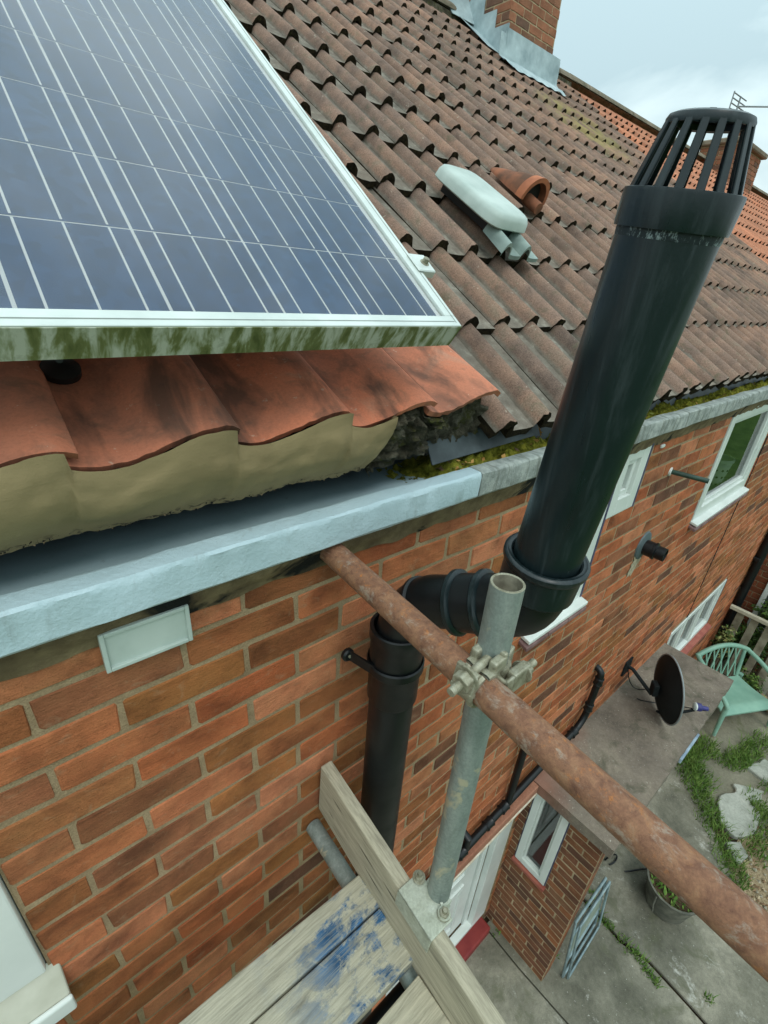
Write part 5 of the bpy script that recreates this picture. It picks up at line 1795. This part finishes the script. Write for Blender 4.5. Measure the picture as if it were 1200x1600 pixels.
# ------------------------------------------------------------------ metal frame leaning on the porch wall
mf = empty("metal_frame", (2.2, -0.5, GZ), "folded pale blue metal frame leaning on the end of the porch wall", "frame")
FA, FB, FC, FD = Vector((2.40, -0.472, -2.80)), Vector((2.03, -0.472, -2.80)), Vector((2.09, -0.530, GZ + 0.012)), Vector((2.54, -0.520, GZ + 0.012))
g = G()
g.tube([FA, FB, FC, FD, FA], 0.0085, 10)
g.build("outer_frame", M_BLUEFRAME, mf, 60)
for t in (0.25, 0.62, 0.70):
    g = G()
    a_, b_ = FA + (FD - FA) * t, FB + (FC - FB) * t
    g.tube([a_, b_], 0.0075, 8)
    g.build("cross_bar", M_BLUEFRAME, mf, 60)
g = G()
o_ = Vector((0, -0.026, 0.0))
g.tube([FA + o_, FB + o_ + Vector((0.03, 0, -0.05)), FC + o_ + Vector((0.02, 0, 0.0)), FD + o_, FA + o_], 0.008, 8)
g.build("folded_leg", M_BLUEFRAME, mf, 60)
g = G()
q_ = [FA + (FD - FA) * 0.27, FB + (FC - FB) * 0.27, FB + (FC - FB) * 0.60, FA + (FD - FA) * 0.60]
g.add([v + Vector((0, -0.004, 0)) for v in q_] + [v + Vector((0, 0.004, 0)) for v in q_], [(0, 1, 2, 3), (7, 6, 5, 4), (0, 1, 5, 4), (1, 2, 6, 5), (2, 3, 7, 6), (3, 0, 4, 7)])
g.build("infill_panel", simple("grey_green_panel", rgb(126, 136, 122), rgb(150, 160, 146), 8, 0.5), mf)

# ------------------------------------------------------------------ planter
pt = empty("planter", (3.09, -0.79, GZ), "old round metal planter with weeds, half hidden behind the rusty tube", "planter")
g = G()
g.lathe([(0.0, 0.01), (0.135, 0.0), (0.175, 0.22), (0.186, 0.225), (0.186, 0.235), (0.172, 0.235), (0.166, 0.16), (0, 0.17)], (3.09, -0.79, GZ), (0.03, 0.02, 1), 30)
g.build("tub", M_POT, pt, 40)
g = G()
g.lathe([(0.167, 0.185), (0.10, 0.195), (0.0, 0.20)], (3.09, -0.79, GZ), (0.03, 0.02, 1), 24)
g.build("soil", M_SOIL, pt, 60)
g = G()
r = random.Random(9)
for _ in range(160):
    a, d = r.uniform(0, 6.28), 0.15 * math.sqrt(r.random())
    p = Vector((3.09 + d * math.cos(a), -0.79 + d * math.sin(a), GZ + 0.195))
    la = r.uniform(0, 6.28)
    h = r.uniform(0.02, 0.07)
    t_ = p + Vector((math.cos(la) * h * .8, math.sin(la) * h * .8, h))
    s_ = Vector((-math.sin(la), math.cos(la), 0)) * 0.008
    g.add([p - s_ * .4, p + s_ * .4, (p + t_) / 2 + s_, t_, (p + t_) / 2 - s_], [(0, 1, 2, 3, 4)], r.randrange(2))
tag(g.build("weeds", [M_GRASS_Y, M_GRASS], pt, None, 0, 2, False), kind="stuff")
g = G()
hp = [(2.92, -0.73, GZ + 0.22), (2.895, -0.735, GZ + 0.16), (2.90, -0.75, GZ + 0.09)]
g.tube(hp, 0.006, 8)
g.build("handle", M_POT, pt, 60)
g = G()
g.tube(bez([(3.05, -0.50, GZ + 0.01), (3.12, -0.56, GZ + 0.03), (3.25, -0.60, GZ + 0.01), (3.27, -0.68, GZ + 0.01)], 12), 0.006, 6)
g.tube(bez([(3.00, -0.36, GZ + 0.01), (3.12, -0.38, GZ + 0.05), (3.16, -0.42, GZ + 0.01), (3.06, -0.43, GZ + 0.01), (3.00, -0.40, GZ + 0.01)], 12), 0.006, 6)
tag(g.build("wire_scrap", M_BLACK, None, 60), "loose dark wire lying on the concrete behind the rusty tube", "wire")

# ------------------------------------------------------------------ roof vents
def roofpt(x, y, h=0.0):
    n_ = Vector((0, -math.sin(PITCH), math.cos(PITCH)))
    return Vector((x, y, Z_E + 0.03 + math.tan(PITCH) * y)) + n_ * h
VP_ = math.radians(29)
vU = Vector((0, -math.cos(VP_), -math.sin(VP_)))     # down the slope
vN = Vector((0, -math.sin(VP_), math.cos(VP_)))
VO = roofpt(1.71, 0.935, 0.020)
wv = empty("roof_vent", VO, "pale grey-white plastic box vent on the roof tiles", "roof vent")
def rounded(w, l, z, n=10, pw=6.0, sx=0.0):
    out = []
    for k in range(4 * n):
        a = 2 * math.pi * k / (4 * n)
        c_, s_ = math.cos(a), math.sin(a)
        rr = (abs(c_) ** pw + abs(s_) ** pw) ** (-1 / pw)
        out.append((c_ * rr * w / 2, s_ * rr * l / 2 + sx, z))
    return out
def vloc(x, s, h): return VO + Vector((1, 0, 0)) * x + vU * s + vN * h
g = G()
layers = [rounded(0.222, 0.390, 0.000), rounded(0.232, 0.400, 0.005), rounded(0.224, 0.392, 0.030), rounded(0.208, 0.376, 0.044), rounded(0.184, 0.350, 0.050), rounded(0.13, 0.28, 0.052)]
vs = []
for i, L in enumerate(layers):
    for (x, s, h) in L:
        vs.append(vloc(x, s + 0.19, h + 0.018))
nn = 40
fs = [(i * nn + k, i * nn + (k + 1) % nn, (i + 1) * nn + (k + 1) % nn, (i + 1) * nn + k) for i in range(len(layers) - 1) for k in range(nn)]
fs.append(tuple(5 * nn + k for k in range(nn)))
fs.append(tuple(range(nn - 1, -1, -1)))
g.add(vs, fs)
g.build("hood", M_WHITE_VENT, wv, 50)
g = G()
g.obox(vloc(-0.06, 0.03, -0.02), Vector((0.12, 0, 0)), vU * 0.33, vN * 0.045)
g.build("neck", M_BLACK, wv)  # black colour puts the shadow under the hood onto the neck
g = G()
prf = roman_profile()
def vbase(u, v):
    i = u * (len(prf) - 1)
    k = min(int(i), len(prf) - 2)
    x = prf[k][0] + (prf[k + 1][0] - prf[k][0]) * (i - k)
    h = prf[k][1] + (prf[k + 1][1] - prf[k][1]) * (i - k)
    return vloc(x * 0.72 - 0.085, 0.33 + 0.125 * v, h - 0.018 - 0.014 * v)
g.grid(vbase, 36, 3)
g.grid(lambda u, v: vbase(u, 1.0) - vN * 0.014 * v, 36, 1)
g.build("base_tile", simple("grey_green_base", rgb(116, 132, 126), rgb(146, 162, 154), 14, 0.6), wv, 50, 0, 2, False)

TOo = roofpt(2.31, 1.20, 0.010)
tc = empty("terracotta_vent", TOo, "orange terracotta hooded vent tile on the brown roof", "roof vent")
def tloc(x, s, h): return TOo + Vector((1, 0, 0)) * x + vU * s + vN * h
g = G()
def hood(u, v, off=0.0):
    a = PIr * u
    rr = (0.030 + 0.054 * min(1.0, v * 1.5) ** 0.7) - off
    return tloc(-math.cos(a) * rr * 1.08, 0.30 * v, math.sin(a) * rr * (0.55 + 0.6 * v) - 0.01)
g.grid(lambda u, v: hood(u, v), 20, 10)
g.grid(lambda u, v: hood(u, v, 0.012), 20, 10)
g.grid(lambda u, v: hood(u, 1.0, 0.012 * v), 20, 1)
g.build("hood", M_TERRA_OLD, tc, 50, 0, 2, True)
g = G()
g.grid(lambda u, v: hood(u, 0.86 + 0.145 * v, -0.006), 20, 2)
g.grid(lambda u, v: hood(u, 1.005, -0.006 + 0.018 * v), 20, 1)
g.build("hood_rim", M_TERRA, tc, 50)
g = G()
g.add([hood(k / 12, 0.88, 0.014) for k in range(13)], [tuple(range(13))])
g.build("dark_opening", M_DARK, tc)
g = G()
g.tube([tloc(0.0, 0.25, -0.012), tloc(0.0, 0.352, -0.016)], 0.026, 14)
g.build("spout_roll", M_TERRA_OLD, tc, 50)

# ------------------------------------------------------------------ chimney
BMC = brick_meshes(5, M_BRICK_C, "c")
CX0, CX1, CY0, CY1, CZ0, CZ1 = 4.87, 5.67, 3.42, 4.62, 2.2, 4.4
chm = empty("brick_chimney", (5.27, 4.0, 2.4), "brick chimney stack with lead flashing rising from the brown roof ridge", "chimney")
g = G()
g.box(CX0 + .004, CX1 - .004, CY0 + .004, CY1 - .004, CZ0, CZ1)
stk = g.build("stack", M_MORTAR_D, chm)
r0_, r1_ = -int(CZ1 / CH) + 1, -int(2.55 / CH)
fb = bricks_in(CX0, CX1, r0_, r1_, [], 0.03)
lay_bricks(fb, BMC, stk, lambda u, z: Vector((u, CY0, z)), 0.0, 150, 8)
sb = bricks_in(-CY1, -CY0, r0_, r1_, [], 0.08)
lay_bricks(sb, BMC, stk, lambda u, z: Vector((CX0, -u, z)), -math.pi / 2, 150, 9)
g = G()
def apron(u, v):
    x = CX0 - 0.10 + (CX1 - CX0 + 0.24) * u
    if v < 0.5:
        q = v / 0.5
        z = 2.83 - (2.83 - 2.585) * q
        y = CY0 - 0.012 - 0.01 * q
        if u < 0.08: z = min(z, 2.83 - 0.05)
    else:
        q = (v - 0.5) / 0.5
        y = CY0 - 0.022 - 0.20 * q
        z = 2.585 - 0.20 * q * math.tan(PITCH) + 0.018 + 0.005 * math.sin((x - 1.022) / ROLL * 2 * PIr + 1.2) * q + 0.012 * fbm((x * 4, q * 3, 2))
    return (x, y + 0.005 * fbm((x * 5, v * 4, 1)), z)
g.grid(apron, 60, 14)
g.build("lead_flashing", M_LEAD, chm, 40)
g = G()
t_ = math.tan(PITCH)
pts = [(3.40, 2.58), (3.40, 2.86), (3.58, 2.86), (3.58, 3.0), (3.75, 3.0), (3.75, 3.14), (3.95, 3.16), (4.05, 3.03)]
n = len(pts)
g.add([(CX0 - 0.010, y, z) for y, z in pts] + [(CX0 - 0.002, y, z) for y, z in pts], [tuple(range(n)), tuple(range(2 * n - 1, n - 1, -1))] + [(i, (i + 1) % n, n + (i + 1) % n, n + i) for i in range(n)])
g.add([(CX0 - 0.16, 3.50, Z_E + 0.05 + t_ * 3.50), (CX0 - 0.008, 3.42, Z_E + 0.05 + t_ * 3.42), (CX0 - 0.008, 4.05, Z_E + 0.06 + t_ * 4.05), (CX0 - 0.20, 4.03, Z_E + 0.08 + t_ * 4.03)], [(0, 1, 2, 3)])
g.build("lead_flashing", M_LEAD, chm)
g = G()
g.add([(4.60, 3.93, RIDGE_Z - 0.02), (4.862, 3.86, RIDGE_Z - 0.05), (4.866, 4.05, RIDGE_Z + 0.30), (4.50, 4.06, RIDGE_Z + 0.18)], [(0, 1, 2, 3)])
g.add([(4.60, 3.94, RIDGE_Z - 0.02), (4.862, 3.87, RIDGE_Z - 0.05), (4.866, 4.06, RIDGE_Z + 0.30), (4.50, 4.07, RIDGE_Z + 0.18)], [(3, 2, 1, 0)])
g.build("lead_saddle", M_LEAD, chm, None, 0, 2, False)

# ------------------------------------------------------------------ neighbour beyond: orange roof, wing wall, far chimney
nb = empty("neighbouring_house", (9.0, 0, GZ), "neighbouring house with orange clay roof beyond the brown tiles", "house")
g = G()
t_ = math.tan(PITCH)
g.add([(X_END, 0.0, Z_E - .04), (18, 0.0, Z_E - .04), (18, RIDGE_Y, RIDGE_Z - .04), (X_END, RIDGE_Y, RIDGE_Z - .04), (X_END, 2 * RIDGE_Y, Z_E), (18, 2 * RIDGE_Y, Z_E)], [(0, 1, 2, 3), (3, 2, 5, 4)])
nroof = g.build("roof", M_CLAY_FAR, nb)
cheap = [(p[0], p[1] * 0.9) for i, p in enumerate(roman_profile()) if i % 2 == 0] + [(0.329, 0.001)]
cm = tile_mesh(cheap, 0.36, 0.02, [M_CLAY_FAR, M_TILE_EDGE], "tile", 3, 0.01)
vs, fs, ms, rv = [], [], [], []
for row in range(NROW):
    for k in range(32):
        base = Vector((X_END + 0.01 + k * 0.326, GA * row, Z_E + t_ * GA * row))
        mt = Matrix.Translation(base) @ R_T
        b = len(vs); q = rnd.random()
        for v in cm.vertices:
            vs.append((mt @ v.co)[:]); rv.append(q)
        for p in cm.polygons:
            fs.append(tuple(b + i for i in p.vertices)); ms.append(p.material_index)
me = bpy.data.meshes.new("clay_tiles")
me.from_pydata(vs, [], fs)
me.materials.append(M_CLAY_FAR); me.materials.append(M_TILE_EDGE)
me.polygons.foreach_set('material_index', ms)
a = me.attributes.new('rnd', 'FLOAT', 'POINT'); a.data.foreach_set('value', rv)
tag(link("clay_tiles", me, nroof), kind="stuff")
g = G()
x = X_END
while x < 17:
    g.lathe([(0.12, 0), (0.12, 0.43), (0.10, 0.43), (0.10, 0), (0.12, 0)], (x, RIDGE_Y, RIDGE_Z - 0.01), (1, 0, 0), 10, 0, -1.3, 1.3, (0, 0, 1))
    x += 0.44
g.build("ridge", M_RIDGE, nroof, 40)
g = G()
g.box(6.62, 6.9, -0.60, 0.3, GZ, -1.66)
nw = g.build("wing_wall", M_MORTAR, nb)
BMN = brick_meshes(4, M_BRICK_N, "n")
wb = bricks_in(0.02, 0.60, 23, 46, [(0.20, 0.56, -3.0, -1.8)], 0.0)
lay_bricks(wb, BMN, nw, lambda u, z: Vector((6.614, -u, z)), -math.pi / 2, 220, 12)
g = G()
for (a_, b_, c_, d_) in ((-0.56, -0.51, -2.95, -1.8), (-0.25, -0.20, -2.95, -1.8), (-0.51, -0.25, -2.95, -2.89), (-0.51, -0.25, -1.86, -1.8)):
    g.box(6.575, 6.63, a_, b_, c_, d_)
nwin = g.build("window", M_UPVC, nb, None, 0.004, 1)
g = G()
g.box(6.605, 6.612, -0.51, -0.25, -2.89, -1.86)
g.build("pane", M_DIMROOM, nwin)

fc = empty("far_chimney", (11.3, 3.9, 2.6), "far brick chimney with concrete cap and terracotta pot behind the vent cowl", "chimney")
g = G()
FX0, FX1, FY0, FY1 = 12.0, 13.5, 3.55, 4.2
g.box(FX0 + .01, FX1 - .01, FY0 + .01, FY1 - .01, 2.2, 3.28)
fst = g.build("stack", M_MORTAR_D, fc)
lay_bricks(bricks_in(FX0, FX1, -43, -33, [], 0.0), BMC, fst, lambda u, z: Vector((u, FY0, z)), 0.0, 120, 14)
lay_bricks(bricks_in(-FY1, -FY0, -43, -33, [], 0.1), BMC, fst, lambda u, z: Vector((FX0, -u, z)), -math.pi / 2, 120, 15)
g = G()
g.box(FX0 - .08, FX1 + .08, FY0 - .08, FY1 + .08, 3.28, 3.37)
g.build("cap", M_RIDGE, fc, None, 0.02, 1)
g = G()
g.lathe([(0.15, 0), (0.14, 0.06), (0.155, 0.30), (0.185, 0.34), (0.175, 0.36), (0.12, 0.36), (0.12, 0)], (12.45, 3.75, 3.37), (0, 0, 1), 20)
pot = g.build("chimney_pot", M_TERRA_OLD, fc, 40)
for k in range(10):
    a_ = 2 * PIr * k / 10
    g = G()
    c_ = Vector((12.45 + 0.150 * math.cos(a_), 3.75 + 0.150 * math.sin(a_), 3.45))
    g.obox(c_ - Vector((.02, .02, 0)), (.04, 0, 0), (0, .04, 0), (0, 0, .16))
    g.build("pot_slot", M_DARK, pot)
ae = empty("tv_aerial", (12.35, 3.9, 3.37), "grey television aerial on a thin pole at the top right edge", "aerial")
g = G()
g.tube([(12.35, 3.9, 3.2), (12.42, 3.92, 4.10)], 0.016, 8)
g.build("pole", M_DISH_RIM, ae, 60)
g = G()
for k in range(5):
    g.tube([(12.05, 3.92, 3.78 + 0.075 * k), (12.75, 3.92, 3.81 + 0.075 * k)], 0.010, 6)
g.tube([(12.05, 3.92, 3.76), (12.06, 3.92, 4.10)], 0.012, 6)
g.tube([(12.40, 3.92, 3.95), (13.5, 3.5, 4.12)], 0.014, 6)
g.build("element", M_DISH_RIM, ae, 60)

# ------------------------------------------------------------------ fence, shrubs
fe = empty("picket_fence", (6.2, -0.3, GZ), "weathered timber fence with pale top rail at the right edge", "fence")
g = G()
g.obox((6.20, -0.02, -2.63), (-0.09, -1.6, 0.0), (0.05, 0, 0), (0, 0, 0.045))
g.build("top_rail", M_FENCE_RAIL, fe, None, 0.004, 1)
for k in range(11):
    g = G()
    y = -0.10 - 0.145 * k
    x = 6.205 - 0.056 * (-y)
    g.obox((x + 0.052, y, GZ), (0.018, 0, 0), (0, -0.075, 0), (0, 0, 0.86))
    g.build("picket", M_FENCE, fe, None, 0.002, 1)

def shrub(name, c, rx, ry, rz, n, mats, label, seed, leaf=0.03, stem=True):
    r = random.Random(seed)
    root = empty(name, (c[0], c[1], GZ), label, "shrub")
    g = G()
    for _ in range(n):
        d = Vector((r.gauss(0, 1), r.gauss(0, 1), r.gauss(0, 1))).normalized() * (r.random() ** 0.4)
        k = 0.75 + 0.5 * mnoise.noise(d * 2.2 + Vector((seed, 0, 0)))
        p = Vector(c) + Vector((d.x * rx, d.y * ry, d.z * rz)) * k
        if p.z < GZ: continue
        a = Vector((r.uniform(-1, 1), r.uniform(-1, 1), r.uniform(-.5, .8))).normalized()
        b = a.cross(Vector((r.uniform(-1, 1), r.uniform(-1, 1), r.uniform(-1, 1)))).normalized()
        L = leaf * r.uniform(0.6, 1.3)
        g.add([p - a * L, p + b * L * .45, p + a * L, p - b * L * .45], [(0, 1, 2, 3)], r.randrange(len(mats)))
    tag(g.build("foliage", mats, root, None, 0, 2, False), kind="stuff")
    g = G()
    for i in range(5):
        a = r.uniform(0, 6.28)
        g.tube([(c[0] + .03 * math.cos(a), c[1] + .03 * math.sin(a), GZ), (c[0] + rx * .5 * math.cos(a), c[1] + ry * .5 * math.sin(a), c[2] + rz * 0.3)], [0.012, 0.005], 6)
    g.build("stem", simple("stem_brown_%d" % seed, rgb(76, 62, 44), rgb(100, 84, 60), 20, 0.9), root, 60)
shrub("variegated_shrub", (6.10, -0.13, -3.02), 0.17, 0.12, 0.30, 420, [M_LEAF, M_LEAF_Y, M_LEAF_Y, M_LEAF], "variegated yellow-leaved shrub between the wall end and green chair", 3, 0.026)
shrub("green_shrub", (6.42, -0.50, -2.62), 0.16, 0.34, 0.34, 1500, [M_LEAF, M_GRASS], "leafy green shrub behind the fence rail", 4, 0.03)
shrub("ivy_shrub", (6.45, -0.30, -3.15), 0.16, 0.34, 0.4, 1500, [M_LEAF, M_GRASS, M_LEAF], "dense green growth low behind the fence pickets", 5, 0.03)
shrub("corner_shrub", (6.02, -0.50, -3.30), 0.16, 0.2, 0.18, 500, [M_LEAF, M_GRASS_Y], "low green plant behind the chair beside stones", 6, 0.022)
for (c_, s_, lb) in (((5.98, -0.62, GZ + 0.06), 0.11, "rough brown stone lying behind the chair armrest"), ((6.05, -0.78, GZ + 0.05), 0.09, "smaller brown stone at the picture edge past the chair")):
    g = G()
    def rock(u, v):
        a, b = 2 * PIr * u, PIr * (v - 0.5)
        d = Vector((math.cos(a) * math.cos(b), math.sin(a) * math.cos(b), math.sin(b)))
        k = 1 + 0.35 * fbm(d * 1.6 + Vector((s_ * 50, 0, 0)))
        return Vector(c_) + Vector((d.x * s_ * 1.4, d.y * s_, d.z * s_ * .7)) * k
    g.grid(rock, 16, 8)
    tag(g.build("rockery_stone", simple("rock_%d" % int(s_ * 100), rgb(128, 108, 82), rgb(164, 144, 112), 12, 0.95, 0, 0.2, 0.6, 0.01, 40), None, 40), lb, "stone", "stones behind the chair")
